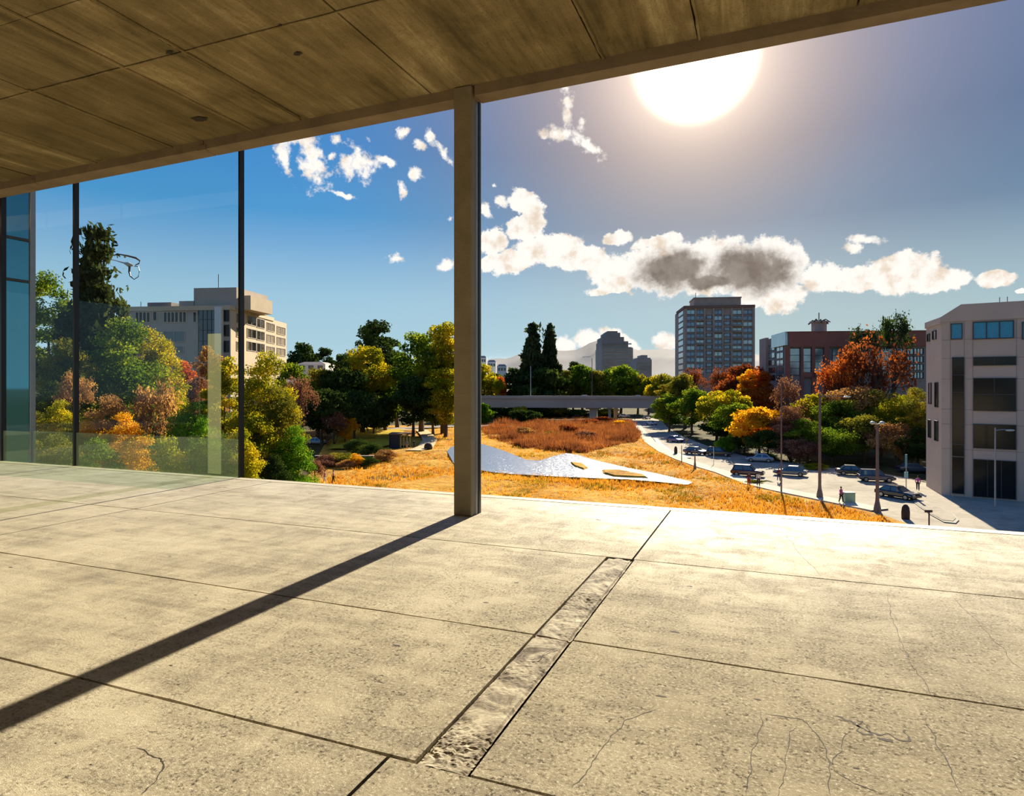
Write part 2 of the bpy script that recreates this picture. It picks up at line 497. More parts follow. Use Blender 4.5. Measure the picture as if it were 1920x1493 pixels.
    # small pits and chips
    for (px, py, r) in [(1265, 1185, .030), (1240, 1306, .020), (1662, 1388, .035), (1294, 1100, .022), (911, 1130, .022), (968, 1093, .020), (744, 1211, .024),
                        (716, 1267, .010), (557, 1298, .010), (334, 1284, .011), (367, 1116, .011), (318, 1044, .016), (20, 1064, .02), (421, 1142, .010),
                        (235, 1160, .010), (355, 983, .014), (1122, 975, .03), (275, 972, .018), (422, 914, .03), (581, 926, .03), (320, 1248, .012), (1604, 1441, .012),
                        (1420, 1312, .014), (305, 909, .02), (1290, 1173, .008), (105, 1394, .007), (170, 1434, .006), (1052, 1148, .010)]:
        c = fl(px, py); m = MB(); n = 12
        m.bm.faces.new([m.bm.verts.new((c.x + math.cos(k * 6.283 / n) * r * rng.uniform(.6, 1.5), c.y + math.sin(k * 6.283 / n) * r * .45 * rng.uniform(.5, 1.3), .0010)) for k in range(n)])
        m.build('pit', M_CRACK, f)
    k = MB()
    n = 80
    for i in range(n):
        u0 = -26 + 38 * i / n; u1 = -26 + 38 * (i + 1) / n
        k.box(u0, u1 - .0004, 7.806, VE, -.45, .003 + .002 * noise.noise((u0 * 2, 0, 0)))
    tag(k.build('trim_2', M_KERB), 'pale raised kerb along the open edge of the floor', kind='structure')
build_floor()

CE = EYE + 3.42                 # ceiling height
def build_ceiling():
    us = [-26, -22, -19, -16.9, -14.8, -12.9, -11.2, -9.6, -7.99, -6.46, -5.6, -3.68, -1.62, -.64, .75, 2.4, 4.2, 6, 8, 12]
    vs = [-7.5, -5.2, -3, -.8, 1.4, 3.86, 4.85, 99]
    m = MB(); bm = m.bm; lay = bm.loops.layers.float_color.new('tint')
    for i in range(len(us) - 1):
        for j in range(len(vs) - 1):
            u0, u1, v0, v1 = us[i], us[i + 1], vs[j], vs[j + 1]
            # sub-boards inside each panel
            nb = max(1, int(round((u1 - u0) / .48)))
            dz = rng.uniform(0, .010); t0 = rng.random() ** 2
            for b in range(nb):
                a0 = u0 + (u1 - u0) * b / nb; a1 = u0 + (u1 - u0) * (b + 1) / nb
                g0 = .011 if b == 0 else .0006; g1 = .011 if b == nb - 1 else .0006
                z = CE + dz + rng.uniform(0, .003)
                e0 = v1 - .008 if v1 < 90 else 6.62 - .028 * a0
                e1 = v1 - .008 if v1 < 90 else 6.62 - .028 * a1
                c = [(a0 + g0, v0 + .005, z), (a1 - g1, v0 + .005, z), (a1 - g1, e1, z), (a0 + g0, e0, z)]
                c += [(p[0], p[1], CE + .3) for p in c]
                nf = len(bm.faces)
                m.hexa(c); bm.faces.ensure_lookup_table()
                t = min(1, max(0, t0 * .9 + rng.uniform(-.12, .12)))
                for f in bm.faces[nf:]:
                    for l in f.loops: l[lay] = (t, t, t, 1)
    c = m.build('ceiling', M_CEIL)
    tag(c, 'board-marked brown concrete ceiling', kind='structure')
    # proud grout fins along some joints
    for (u, v0, v1, s) in [(-6.44, -2, 6.7, 1), (-5.56, 3.86, 6.6, 1), (-7.96, 4.8, 6.75, 1), (-1.60, 3.0, 6.6, 1), (-9.6, 4.85, 6.8, 1), (-.62, 4.5, 6.6, 1)]:
        f = MB()
        n = 60
        f.tube([(u + .01 * noise.noise((0, v0 + (v1 - v0) * k / n * 3, u)), v0 + (v1 - v0) * k / n, CE) for k in range(n + 1)],
               [.014 + .012 * abs(noise.noise((u, k * .7, 0))) for k in range(n + 1)], 6)
        f.build('grout_fin', M_CEIL, c)
    f = MB(); n = 120
    f.tube([(-14 + 17 * k / n, 4.85 + .012 * noise.noise((k * .3, 0, 0)), CE) for k in range(n + 1)], [.008 + .012 * abs(noise.noise((k * .4, 5, 0))) for k in range(n + 1)], 6)
    f.build('grout_fin', M_CEIL, c)
    for (px, py, r) in [(318, 98, .05), (558, 101, .055), (526, 49, .03), (232, 127, .03), (375, 224, .13)]:
        Y = F * 3.42 / (HY - py); q = P(px, Y); b = MB(); n = 14
        b.bm.faces.new([b.bm.verts.new((q.x + math.cos(k * 6.283 / n) * r * rng.uniform(.6, 1.2), q.y + math.sin(k * 6.283 / n) * r * .6 * rng.uniform(.6, 1.2), CE - .0015)) for k in range(n)])
        b.build('pit', M_CRACK, c)
    m = MB()
    m.prism([(-26, -7.5), (12, -7.5), (12, 6.52), (-26, 7.5)], CE + .3, 6.4)
    m.build('slab_core', M_WALL, c)
    # lintel beam along the opening
    bi = lambda u: 6.548 - .0235 * u
    bo = lambda u: 6.735 - .0322 * u
    cuts = [-26, -14.2, -11.15, -7.35, -3.36]
    b = MB()
    for a0, a1 in zip(cuts, cuts[1:] + [12]):
        if a0 == -3.36: a0 = -3.12
        e = .006
        b.prism([(a0 + e, bi(a0)), (a1 - e, bi(a1)), (a1 - e, bo(a1)), (a0 + e, bo(a0))], EYE + 3.297, CE + .45)
    b.box(-3.36, -3.12, 6.66, 6.84, EYE + 3.30, CE + .45)
    o = b.build('trim_1', M_BEAM, bevel=.008)
    tag(o, 'tan concrete lintel beam along the open side', kind='structure')
    for u in (-7.35, -11.15, -14.2):
        k = MB(); k.box(u - .10, u + .05, bi(u) - .012, bi(u) + .05, EYE + 3.292, EYE + 3.36)
        k.build('bracket', M_BEAM, o)
    # floor of the storey above reaches out to carry the glass
    u = MB(); u.box(-26, -7.4, 7.0, 8.2, 5.6, 6.4)
    tag(u.build('trim_3', M_WALL), 'slab edge above the glass', kind='structure')
build_ceiling()

def wall(name, x0, x1, y0, y1, z0=-.4, z1=6.4):
    tag(MB().box(x0, x1, y0, y1, z0, z1).build(name, M_WALL), kind='structure')
wall('wall_back_added', -26, 12, -7.8, -7.5)  # unseen wall added behind the camera to keep sky light out
wall('wall_front', -26, 12, 7.3, 7.9, GZ, -.46)

# column
col = empty('column', (-3.25, 6.70, 0), 0, 'square brown concrete column standing near the floor edge', 'column', kind='structure')
c = MB(); c.box(-.11, .11, -.105, .02, 0, CE); c.build('shaft', M_COLUMN, col, bevel=.006)
c = MB(); c.box(-.10, .112, .02, .085, 0, CE - .12); tag(c.build('steel_channel', M_STEEL, col), 'pale grey steel side channel')
c = MB(); c.box(-.10, .122, .085, .13, 0, CE - .12); tag(c.build('frame', M_FRAME, col), 'black metal edge frame')
c = MB(); c.box(.105, .125, .13, .138, 0, CE - .12); tag(c.build('edge_strip', M_WHITE0, col), 'thin white edge strip')

# glass screen on the left
def mat_glass(name, tint, refl=.10, veil=0.0, veilcol=(0, 0, 0, 1)):
    m = bpy.data.materials.new(name); m.use_nodes = True; m.node_tree.nodes.clear()
    T = NT(m.node_tree)
    tr = T.n('ShaderNodeBsdfTransparent', {0: tint})
    gl = T.n('ShaderNodeBsdfGlossy', {'Color': (.9, .95, 1, 1), 'Roughness': .02})
    fr = T.n('ShaderNodeFresnel', {'IOR': 1.5}).outputs[0]
    a = T.n('ShaderNodeMixShader', {0: T.math('MULTIPLY', fr, refl, clamp=True), 1: tr.outputs[0], 2: gl.outputs[0]})
    out = a.outputs[0]
    if veil:  # milky layer that imitates images in the glass
        df = T.n('ShaderNodeBsdfDiffuse', {'Color': veilcol})
        tl = T.n('ShaderNodeBsdfTranslucent', {'Color': veilcol})
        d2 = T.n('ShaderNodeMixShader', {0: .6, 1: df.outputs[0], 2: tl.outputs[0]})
        out = T.n('ShaderNodeMixShader', {0: veil, 1: out, 2: d2.outputs[0]}).outputs[0]
    T.n('ShaderNodeOutputMaterial', {0: out})
    return m
M_GLASS = mat_glass('clear_glass', (.98, .99, .985, 1), .03)
M_GLASSL = mat_glass('greenish_reflection', (.86, .92, .86, 1), .08, .05, (.26, .32, .20, 1))  # green tint painting in the reflection at the foot of the panes
M_IMAGE = mat_glass('image_strip', (.96, .98, .88, 1), .03, .10, lin(200, 200, 160))  # added strip, colouring in the faint image of an upright in the glass
posts = [(-14.03, M_FRAME, .05), (-13.13, M_STEEL, .028), (-11.9, M_FRAME, .045), (-7.93, M_FRAME, .038)]
wn = 1
for (a, b) in zip(posts[:-1], posts[1:]):
    w = empty('window_%d' % wn, ((a[0] + b[0]) / 2, 8.0, 0), 0, kind='structure'); wn += 1
    h = (b[0] - a[0]) / 2
    g = MB(); g.box(-h + .03, h - .03, -.006, .006, 0, 5.6)
    g.build('pane', M_GLASS, w)
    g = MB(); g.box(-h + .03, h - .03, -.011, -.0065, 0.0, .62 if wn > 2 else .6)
    tag(g.build('lower_reflection', M_GLASSL, w), 'faint greenish film imitating a reflection at the foot of the pane')
    g = MB(); g.box(-a[2] / 2 - h, a[2] / 2 - h, -.04, .05, 0, 5.6)
    tag(g.build('post', a[1], w), 'slim dark upright post' if a[1] is M_FRAME else 'thin pale upright post')
    if wn == 4:
        g = MB(); g.box(-b[2] / 2 + h, b[2] / 2 + h, -.04, .05, 0, 5.6); tag(g.build('post', M_FRAME, w), 'slim dark upright post')
        g = MB(); g.box(h - .73, h - .44, .008, .02, 0.03, 2.35); tag(g.build('image_strip', M_IMAGE, w), 'pale strip imitating the image of an upright in the glass')
HAZE = 0.000026

# ------------------------------------------------------------------ materials outdoors
def mat_leaf(name, cols, trans=.45, scale=2.2, seed=0.0, tcol=None):
    """leaves: each carries its own random tint; light also comes through them"""
    m = bpy.data.materials.new(name); m.use_nodes = True; m.node_tree.nodes.clear()
    T = NT(m.node_tree)
    tc = T.n('ShaderNodeTexCoord').outputs['Object']
    rn = T.n('ShaderNodeAttribute', None, attribute_name='rnd').outputs['Fac']
    oi = T.n('ShaderNodeObjectInfo').outputs['Random']
    off = T.n('ShaderNodeCombineXYZ', {0: T.math('MULTIPLY', oi, 30.0), 1: seed, 2: 0.0}).outputs[0]
    nz = T.noise(T.vmath('ADD', tc, off), scale, 3, .6)
    f = T.math('ADD', T.math('MULTIPLY', T.smooth(nz, .3, .7), .62), T.math('MULTIPLY', rn, .38))
    k = len(cols) - 1
    c = T.ramp(f, [(.08 + .84 * i / k, cc) for i, cc in enumerate(cols)])
    d = T.n('ShaderNodeBsdfDiffuse', {'Color': c})
    t = T.n('ShaderNodeBsdfTranslucent', {'Color': T.mix(1.0, c, (1.55, 1.4, .8, 1), 'MULTIPLY')})
    mx = T.n('ShaderNodeMixShader', {0: trans, 1: d.outputs[0], 2: t.outputs[0]})
    T.n('ShaderNodeOutputMaterial', {0: mx.outputs[0]})
    return m
LEAF = {
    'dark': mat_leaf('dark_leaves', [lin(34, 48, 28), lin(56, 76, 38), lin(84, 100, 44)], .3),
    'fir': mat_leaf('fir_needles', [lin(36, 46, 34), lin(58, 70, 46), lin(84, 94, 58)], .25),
    'green': mat_leaf('green_leaves', [lin(52, 76, 28), lin(88, 116, 36), lin(150, 160, 46)], .45),
    'lime': mat_leaf('bright_green_leaves', [lin(52, 92, 26), lin(86, 132, 36), lin(140, 172, 50)], .4),
    'yg': mat_leaf('yellow_green_leaves', [lin(84, 98, 26), lin(142, 142, 32), lin(204, 180, 44)], .5),
    'olive': mat_leaf('olive_leaves', [lin(66, 76, 34), lin(106, 108, 42), lin(166, 150, 56)], .45),
    'gold': mat_leaf('golden_leaves', [lin(150, 112, 28), lin(206, 156, 34), lin(236, 194, 56)], .5),
    'orange': mat_leaf('orange_leaves', [lin(140, 70, 36), lin(188, 98, 42), lin(214, 136, 58)], .4),
    'rust': mat_leaf('rusty_leaves', [lin(92, 50, 34), lin(132, 70, 42), lin(176, 100, 52)], .35),
    'brown': mat_leaf('dry_brown_leaves', [lin(118, 84, 62), lin(160, 122, 84), lin(200, 160, 96)], .4),
    'mauve': mat_leaf('bare_reddish_twigs', [lin(104, 72, 62), lin(134, 94, 80), lin(160, 120, 96)], .3),
}
M_BARK = pmat('bark', lin(84, 68, 52), .9, var=.3, scale=6)
M_BARKD = pmat('dark_bark', lin(58, 46, 38), .9, var=.3, scale=6)

# ------------------------------------------------------------------ foliage meshes, unit size
def leaf_mesh(name, centres, normals, sizes, seed, long=1.5, rnd_of=None):
    r = np.random.default_rng(seed)
    n = len(centres)
    c = np.asarray(centres); nn = np.asarray(normals)
    nn = nn + r.normal(0, .75, (n, 3)); nn /= np.linalg.norm(nn, axis=1, keepdims=True) + 1e-9
    a = np.cross(nn, r.normal(0, 1, (n, 3))); a /= np.linalg.norm(a, axis=1, keepdims=True) + 1e-9
    b = np.cross(nn, a)
    s = np.asarray(sizes)[:, None] * r.uniform(.6, 1.35, (n, 1))
    L = a * s * long * .5; W = b * s * .5
    v = np.stack([c - L, c + W * .9 - L * .1, c + L, c - W * .9 - L * .1], 1).reshape(-1, 3)
    me = bpy.data.meshes.new(name)
    me.vertices.add(n * 4); me.vertices.foreach_set('co', v.astype(np.float32).ravel())
    me.loops.add(n * 4); me.loops.foreach_set('vertex_index', np.arange(n * 4, dtype=np.int32))
    me.polygons.add(n); me.polygons.foreach_set('loop_start', np.arange(0, n * 4, 4, dtype=np.int32))
    me.update(calc_edges=True)
    at = me.attributes.new('rnd', 'FLOAT', 'FACE')
    at.data.foreach_set('value', (rnd_of if rnd_of is not None else r.random(n)).astype(np.float32))
    return me

def crown_round(seed, nb=34, per=170, ls=.052, squash=1.0, gap=.0, A=1.0):
    """a leafy crown: overlapping clumps inside an egg, 1 wide and 1 tall"""
    r = np.random.default_rng(seed)
    C = []; R = []
    nb = int(nb * (.35 + .65 * A))
    k = 0
    while len(C) < nb:
        p = r.uniform(-1, 1, 3)
        q = np.linalg.norm(p)
        if q > 1 or (q < .45 and r.random() < .6): continue
        zz = p[2] * .5 + .5
        wide = .36 * (1 - .35 * max(0, zz - .55) / .45) * (1 - .25 * max(0, .3 - zz) / .3)
        C.append((p[0] * wide, p[1] * wide, .10 + (A - .2) * zz)); R.append(r.uniform(.095, .17) * squash)
    C = np.array(C); R = np.array(R)
    pts = []; nr = []; rv = []
    for c, rad in zip(C, R):
        n = int(per * (rad / .13) ** 2)
        d = r.normal(0, 1, (n, 3)); d /= np.linalg.norm(d, axis=1, keepdims=True)
        rr = rad * (1 - .42 * r.random((n, 1)) ** 1.6)
        rr *= 1 + .28 * np.sin(d[:, :1] * 7 + seed) * np.cos(d[:, 1:2] * 6)
        q = c + d * rr * np.array([1.05, 1.05, .82])
        pts.append(q); nr.append(d); rv.append(np.clip(r.normal(.5, .2, n) + r.uniform(-.25, .25), 0, 1))
    pts = np.concatenate(pts); nr = np.concatenate(nr); rv = np.concatenate(rv)
    keep = r.random(len(pts)) > gap
    pts, nr, rv = pts[keep], nr[keep], rv[keep]
    lo = np.percentile(pts, 2.5, axis=0); hi = np.percentile(pts, 97.5, axis=0)
    pts[:, :2] = (pts[:, :2] - (lo[:2] + hi[:2]) / 2) / (hi[:2] - lo[:2]) * 1.02
    pts[:, 2] = (pts[:, 2] - pts[:, 2].min()) / (pts[:, 2].max() - pts[:, 2].min()) * A
    ls *= 1.2
    return leaf_mesh('foliage', pts, nr, np.full(len(pts), ls), seed, rnd_of=rv)

def crown_cone(seed, layers=16, ls=.05, width=.5, ragged=.35, dens=1.0):
    """a fir: drooping whorls of branches on a spire, 1 wide and 1 tall"""
    r = np.random.default_rng(seed)
    pts = []; nr = []
    for i in range(layers):
        t = i / (layers - 1)
        rad = width * (1 - t) ** .8 * (1 + ragged * (r.random() - .5)) + .02
        nb = int(5 + 6 * (1 - t))
        for b in range(nb):
            a = r.uniform(0, 6.283); L = rad * r.uniform(.6, 1.15)
            n = int(90 * dens * (L / .4 + .25))
            s = r.random(n) ** .7
            w = .055 * (1.1 - s) + .02
            x = s * L; z = t * .97 + .03 - .10 * s ** 1.6 * (1 - t) + r.normal(0, .012, n) + .03 * r.random()
            y = r.normal(0, 1, n) * w
            pts.append(np.stack([x * math.cos(a) - y * math.sin(a), x * math.sin(a) + y * math.cos(a), z], 1))
            nr.append(np.stack([np.full(n, math.cos(a) * .3), np.full(n, math.sin(a) * .3), np.ones(n)], 1))
    pts = np.concatenate(pts); nr = np.concatenate(nr)
    return leaf_mesh('foliage', pts, nr, np.full(len(pts), ls), seed, long=1.7)

def crown_twigs(seed, n=1500, leafy=900, ls=.03):
    """sparse crown: a spray of thin twigs with a few leaves left"""
    r = np.random.default_rng(seed)
    verts = []; faces = []; tips = []
    def twig(p, d, L, w, lev):
        q = p + d * L
        a = np.cross(d, [0.3, .2, 1.0]); a /= np.linalg.norm(a) + 1e-9; b = np.cross(d, a)
        i = len(verts)
        for e, ww in ((p, w), (q, w * .55)):
            for k in range(3):
                an = k * 2.094
                verts.append(e + (a * math.cos(an) + b * math.sin(an)) * ww)
        for k in range(3):
            faces.append((i + k, i + (k + 1) % 3, i + 3 + (k + 1) % 3, i + 3 + k))
        tips.append((q, lev))
        if lev < 5:
            for _ in range(3 if lev < 4 else 2):
                nd = d + r.normal(0, .42, 3) + np.array([0, 0, .06]); nd /= np.linalg.norm(nd)
                twig(q, nd, L * r.uniform(.62, .88), w * .62, lev + 1)
    for k in range(5):
        d = np.array([math.cos(k * 1.257 + seed) * .55, math.sin(k * 1.257 + seed) * .55, 1.0]); d /= np.linalg.norm(d)
        twig(np.array([0, 0, .0]), d, .24, .011, 0)
    V = np.array(verts); mn = V.min(0); mx = V.max(0)
    s = 1 / (mx - mn); off = np.array([(mn[0] + mx[0]) / 2, (mn[1] + mx[1]) / 2, 0])
    V = (V - off) * np.array([s[0], s[1], 1 / mx[2]])
    me = bpy.data.meshes.new('twigs'); me.from_pydata([tuple(v) for v in V], [], faces); me.update()
    tp = np.array([(t[0] - off) * np.array([s[0], s[1], 1 / mx[2]]) for t in tips if t[1] >= 3])
    idx = r.integers(0, len(tp), leafy)
    lp = tp[idx] + r.normal(0, .022, (leafy, 3))
    return me, leaf_mesh('foliage', lp, r.normal(0, 1, (leafy, 3)), np.full(leafy, ls), seed)

ASP = (.8, 1.25, 1.9, 2.8)
CROWN = {
    'loose': [],
    'cone': [crown_cone(s) for s in (41, 42)],
    'fir': [crown_cone(43, 20, .022, .5, .5, 2.6)],
    'spire': [crown_cone(44, 18, .05, .5, .25, 1.3), crown_cone(45, 18, .05, .46, .25, 1.3)],
}
for ai, A_ in enumerate(ASP):
    CROWN['round%d' % ai] = [crown_round(s + ai * 7, A=A_) for s in (1, 2)]
    CROWN['fine%d' % ai] = [crown_round(s + ai * 7, 52, 240, .034, .82, A=A_) for s in (11, 12)]
    CROWN['near%d' % ai] = [crown_round(s + ai * 7, 84, 400, .021, .70, .04, A=A_) for s in (21, 22)]
TW = [crown_twigs(51), crown_twigs(52), crown_twigs(53, leafy=3200, ls=.026), crown_twigs(54, leafy=2400, ls=.03)]
for lst in CROWN.values():
    for me in lst: me.materials.append(LEAF['green'])
for a, b in TW:
    a.materials.append(M_BARKD); b.materials.append(LEAF['green'])
def trunk_mesh(seed, forks=4):
    r = random.Random(seed); m = MB()
    pts = [(0, 0, 0)]; x = y = 0
    for k in range(1, 7):
        x += r.uniform(-.012, .012); y += r.uniform(-.012, .012); pts.append((x, y, k * .13))
    m.tube(pts, [.032, .025, .021, .018, .015, .011, .006], 7)
    for k in range(forks):
        b = pts[2 + k % 4]; a = r.uniform(0, 6.28); L = r.uniform(.05, .11)
        m.tube([b, (b[0] + math.cos(a) * L * .5, b[1] + math.sin(a) * L * .5, b[2] + L * .5), (b[0] + math.cos(a) * L, b[1] + math.sin(a) * L, b[2] + L * 1.1)], [.012, .008, .003], 5)
    me = bpy.data.meshes.new('trunk'); bmesh.ops.recalc_face_normals(m.bm, faces=m.bm.faces); m.bm.to_mesh(me); m.bm.free(); me.materials.append(M_BARK)
    return me
TRUNK = [trunk_mesh(s) for s in (1, 2, 3)]

def part_obj(name, me, parent, material, scale, loc=(0, 0, 0), rz=0.0):
    o = bpy.data.objects.new(name, me); COL.objects.link(o); o.parent = parent
    o.scale = scale; o.location = loc; o.rotation_euler = (0, 0, rz)
    s = o.material_slots[0]; s.link = 'OBJECT'; s.material = material
    return o
tn = [0]
def plant(px, Y, top, wpx, form, leaf, label, name='tree', cat='tree', group=None, foot=.18, z=GZ, bark=None, twig=None):
    """a tree or bush at distance Y, its crown wpx wide and reaching up to row top as seen from the terrace"""
    tn[0] += 1; k = tn[0]
    zt = ZA(top, Y); H = zt - z; W = wpx * Y / F
    rt = empty(name, P(px, Y, z), 0, label, cat, group)
    rz = (k * 2.399) % 6.283
    part_obj('trunk', TRUNK[k % 3], rt, bark or M_BARK, (min(H, W * 2.5), min(H, W * 2.5), H), rz=rz)
    base = H * foot
    if form.startswith('twig'): base = max(base, H - 1.7 * W)
    if form == 'loose': form = 'fine'
    asp = (H - base) / W
    if form in ('near', 'fine', 'round') and asp > 3.1: base = H - 3.1 * W
    if form.startswith('twig'):
        a, b = TW[int(form[4])]
        part_obj('branches', a, rt, bark or M_BARKD, (W, W, H - base), (0, 0, base), rz)
        part_obj('foliage', b, rt, LEAF[leaf], (W, W, H - base), (0, 0, base), rz)
    else:
        zs = H - base
        if form in ('near', 'fine', 'round'):
            ai = min(range(4), key=lambda i: abs(math.log(ASP[i] * W / zs)))
            form += str(ai); zs /= ASP[ai]
        me = CROWN[form][k % len(CROWN[form])]
        part_obj('foliage', me, rt, LEAF[leaf], (W, W, zs), (0, 0, base), rz)
    return rt

# ------------------------------------------------------------------ ground, field, pond, roads
def mat_field(name, cols, sc=.12, bmp=.8):
    m = bpy.data.materials.new(name); m.use_nodes = True; m.node_tree.nodes.clear()
    T = NT(m.node_tree)
    tc = T.n('ShaderNodeTexCoord').outputs['Object']
    a = T.noise(tc, sc, 7, .68, .6)
    b = T.noise(T.mapping(tc, (1, 1, 1)), sc * 9, 6, .7)
    f = T.math('ADD', T.math('MULTIPLY', a, .6), T.math('MULTIPLY', b, .4))
    k = len(cols) - 1
    c = T.ramp(f, [(.38 + .24 * i / k, cc) for i, cc in enumerate(cols)])
    nrm = T.bump(b, bmp, .5)
    s = T.n('ShaderNodeBsdfPrincipled', {'Base Color': c, 'Roughness': .95, 'Normal': nrm, 'Specular IOR Level': .1})
    T.n('ShaderNodeOutputMaterial', {0: s.outputs[0]})
    return m
M_GROUND = mat_field('leafy_soil', [lin(58, 50, 34), lin(84, 78, 44), lin(112, 98, 54)])
M_FIELD = mat_field('dry_golden_grass', [lin(128, 92, 38), lin(182, 130, 44), lin(212, 158, 56), lin(230, 186, 88)])
M_SCRUB = mat_field('green_brown_turf', [lin(96, 84, 34), lin(140, 118, 44), lin(176, 138, 54)], .2)
M_LAWN = mat_field('yellow_green_lawn', [lin(150, 140, 30), lin(200, 172, 44), lin(226, 180, 60)], .2)
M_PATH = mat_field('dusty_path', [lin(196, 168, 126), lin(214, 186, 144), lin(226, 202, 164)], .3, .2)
M_ASPH = mat_field('beige_asphalt', [lin(152, 143, 126), lin(172, 162, 143), lin(188, 178, 158)], .15, .15)  # warm beige asphalt with mild mottling
M_PAVE = mat_field('pale_pavement', [lin(196, 184, 160), lin(210, 198, 174), lin(222, 210, 188)], .3, .1)
def mat_water():
    m = bpy.data.materials.new('rippled_water'); m.use_nodes = True; m.node_tree.nodes.clear()
    T = NT(m.node_tree)
    tc = T.n('ShaderNodeTexCoord').outputs['Object']
    n1 = T.noise(tc, 1.3, 6, .75, .4)
    nrm = T.bump(n1, .7, .17)
    b = T.n('ShaderNodeBsdfPrincipled', {'Base Color': lin(136, 158, 184), 'Roughness': .19, 'Normal': nrm, 'IOR': 1.6, 'Specular IOR Level': .9})
    T.n('ShaderNodeOutputMaterial', {0: b.outputs[0]})
    return m
M_WATER = mat_water()
def flat(name, pix, z, material, sub=0, amp=0.0, **tags):
    m = MB(); poly = [G(px, py, z) for px, py in pix]
    f = m.quad(poly)
    bmesh.ops.triangulate(m.bm, faces=[f])
    return tag(m.build(name, material), **tags)
gm = MB()
gm.quad([P(960, 5, GZ) + RV * -2600, P(960, 5, GZ) + RV * 2600, P(960, 4200, GZ) + RV * 2600, P(960, 4200, GZ) + RV * -2600])
tag(gm.build('ground', M_GROUND), kind='structure')

ROAD_IN = [(1225, 790), (1186, 792), (1200, 812), (1214, 832), (1240, 850), (1272, 864), (1312, 878), (1350, 890), (1404, 912), (1455, 924), (1530, 940), (1650, 966), (1740, 1000), (1800, 1030)]
def poly(name, pts, z, material, **tags):
    return flat(name, pts, z, material, **tags)
# golden field as a strip mesh with gentle humps, its right side follows the road
def ground_strip(name, rows, z, material, amp, kind='structure', nx=60, seed=0):
    """rows: list of (row, left column, right column) in the frame, laid on the ground"""
    m = MB(); g = []
    R = []
    for (a, b) in zip(rows[:-1], rows[1:]):
        for k in range(6):
            t = k / 6
            ya = 1 / (1 / 1)
            da = F * (EYE - GZ) / (a[0] - HY); db = F * (EYE - GZ) / (b[0] - HY)
            R.append((da + (db - da) * t, a[1] + (b[1] - a[1]) * t, a[2] + (b[2] - a[2]) * t))
    a = rows[-1]; R.append((F * (EYE - GZ) / (a[0] - HY), a[1], a[2]))
    for (Y, l, r) in R:
        row = []
        for i in range(nx + 1):
            t = i / nx; p = P(l + (r - l) * t, Y, z)
            e = min(1, min(t, 1 - t) * 8)
            p.z += amp * e * (noise.fractal((p.x * .09 + seed, p.y * .09, 0), .9, 2.1, 5) + .3)
            row.append(m.bm.verts.new(p))
        g.append(row)
    for i in range(len(g) - 1):
        for j in range(nx):
            m.bm.faces.new((g[i][j], g[i][j + 1], g[i + 1][j + 1], g[i + 1][j]))
    return tag(m.build(name, material, smooth=True), kind=kind)
ground_strip('field', [(800, 690, 1180), (812, 640, 1200), (832, 610, 1214), (850, 600, 1240), (864, 590, 1272), (878, 585, 1312), (890, 580, 1350), (912, 575, 1404),
                       (924, 570, 1455), (940, 560, 1530), (966, 540, 1650), (1000, 500, 1740), (1100, 450, 1860)], GZ + .10, M_FIELD, .35)
ground_strip('lawn', [(806, 640, 760), (815, 630, 756), (825, 625, 752), (836, 620, 742), (846, 616, 700)], GZ + .45, M_LAWN, .15)
flat('road', [(1186, 786)] + ROAD_IN[1:] + [(2300, 1100), (2400, 980), (1900, 935), (1790, 915), (1740, 903), (1620, 882), (1560, 878), (1470, 866), (1400, 856), (1330, 838), (1280, 818), (1250, 800), (1236, 784)],
     GZ + .07, M_ASPH, kind='structure')
# pale footway between the field and the carriageway
def ribbon(name, pts, wpx, z, h, material, **tags):
    m = MB(); prev = None
    Q = [G(px, py, z) for px, py in pts]
    path = []
    for a, b in zip(Q[:-1], Q[1:]):
        for k in range(4): path.append(a.lerp(b, k / 4))
    path.append(Q[-1])
    L = len(path)
    for k, p in enumerate(path):
        d = (path[min(k + 1, L - 1)] - path[max(k - 1, 0)]).normalized(); nr = Vector((-d.y, d.x, 0))
        w = wpx
        r = [m.bm.verts.new(p + nr * w), m.bm.verts.new(p - nr * w), m.bm.verts.new(p - nr * w + Vector((0, 0, h))), m.bm.verts.new(p + nr * w + Vector((0, 0, h)))]
        if prev:
            for i in range(4):
                m.bm.faces.new((prev[i], prev[(i + 1) % 4], r[(i + 1) % 4], r[i]))
        prev = r
    return tag(m.build(name, material), **tags)
ribbon('footpath', [(1192, 795), (1204, 812), (1219, 830), (1246, 848), (1278, 862), (1318, 876), (1356, 887), (1410, 908), (1462, 920), (1536, 935), (1650, 958)], 1.2, GZ + .08, .14, M_PAVE, kind='structure')
ribbon('footpath', [(1228, 822), (1236, 832), (1254, 846), (1290, 860)], .5, GZ + .08, .12, pmat('grey_kerb', lin(128, 120, 106), .8), kind='structure')
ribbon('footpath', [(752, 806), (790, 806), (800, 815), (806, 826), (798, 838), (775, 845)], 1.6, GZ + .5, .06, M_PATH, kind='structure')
ribbon('footpath', [(640, 808), (690, 805), (760, 803), (860, 799), (960, 799)], 3.2, GZ + .42, .06, pmat('dull_path', lin(120, 110, 106), .9), kind='structure')  # even dull grey-brown path colour

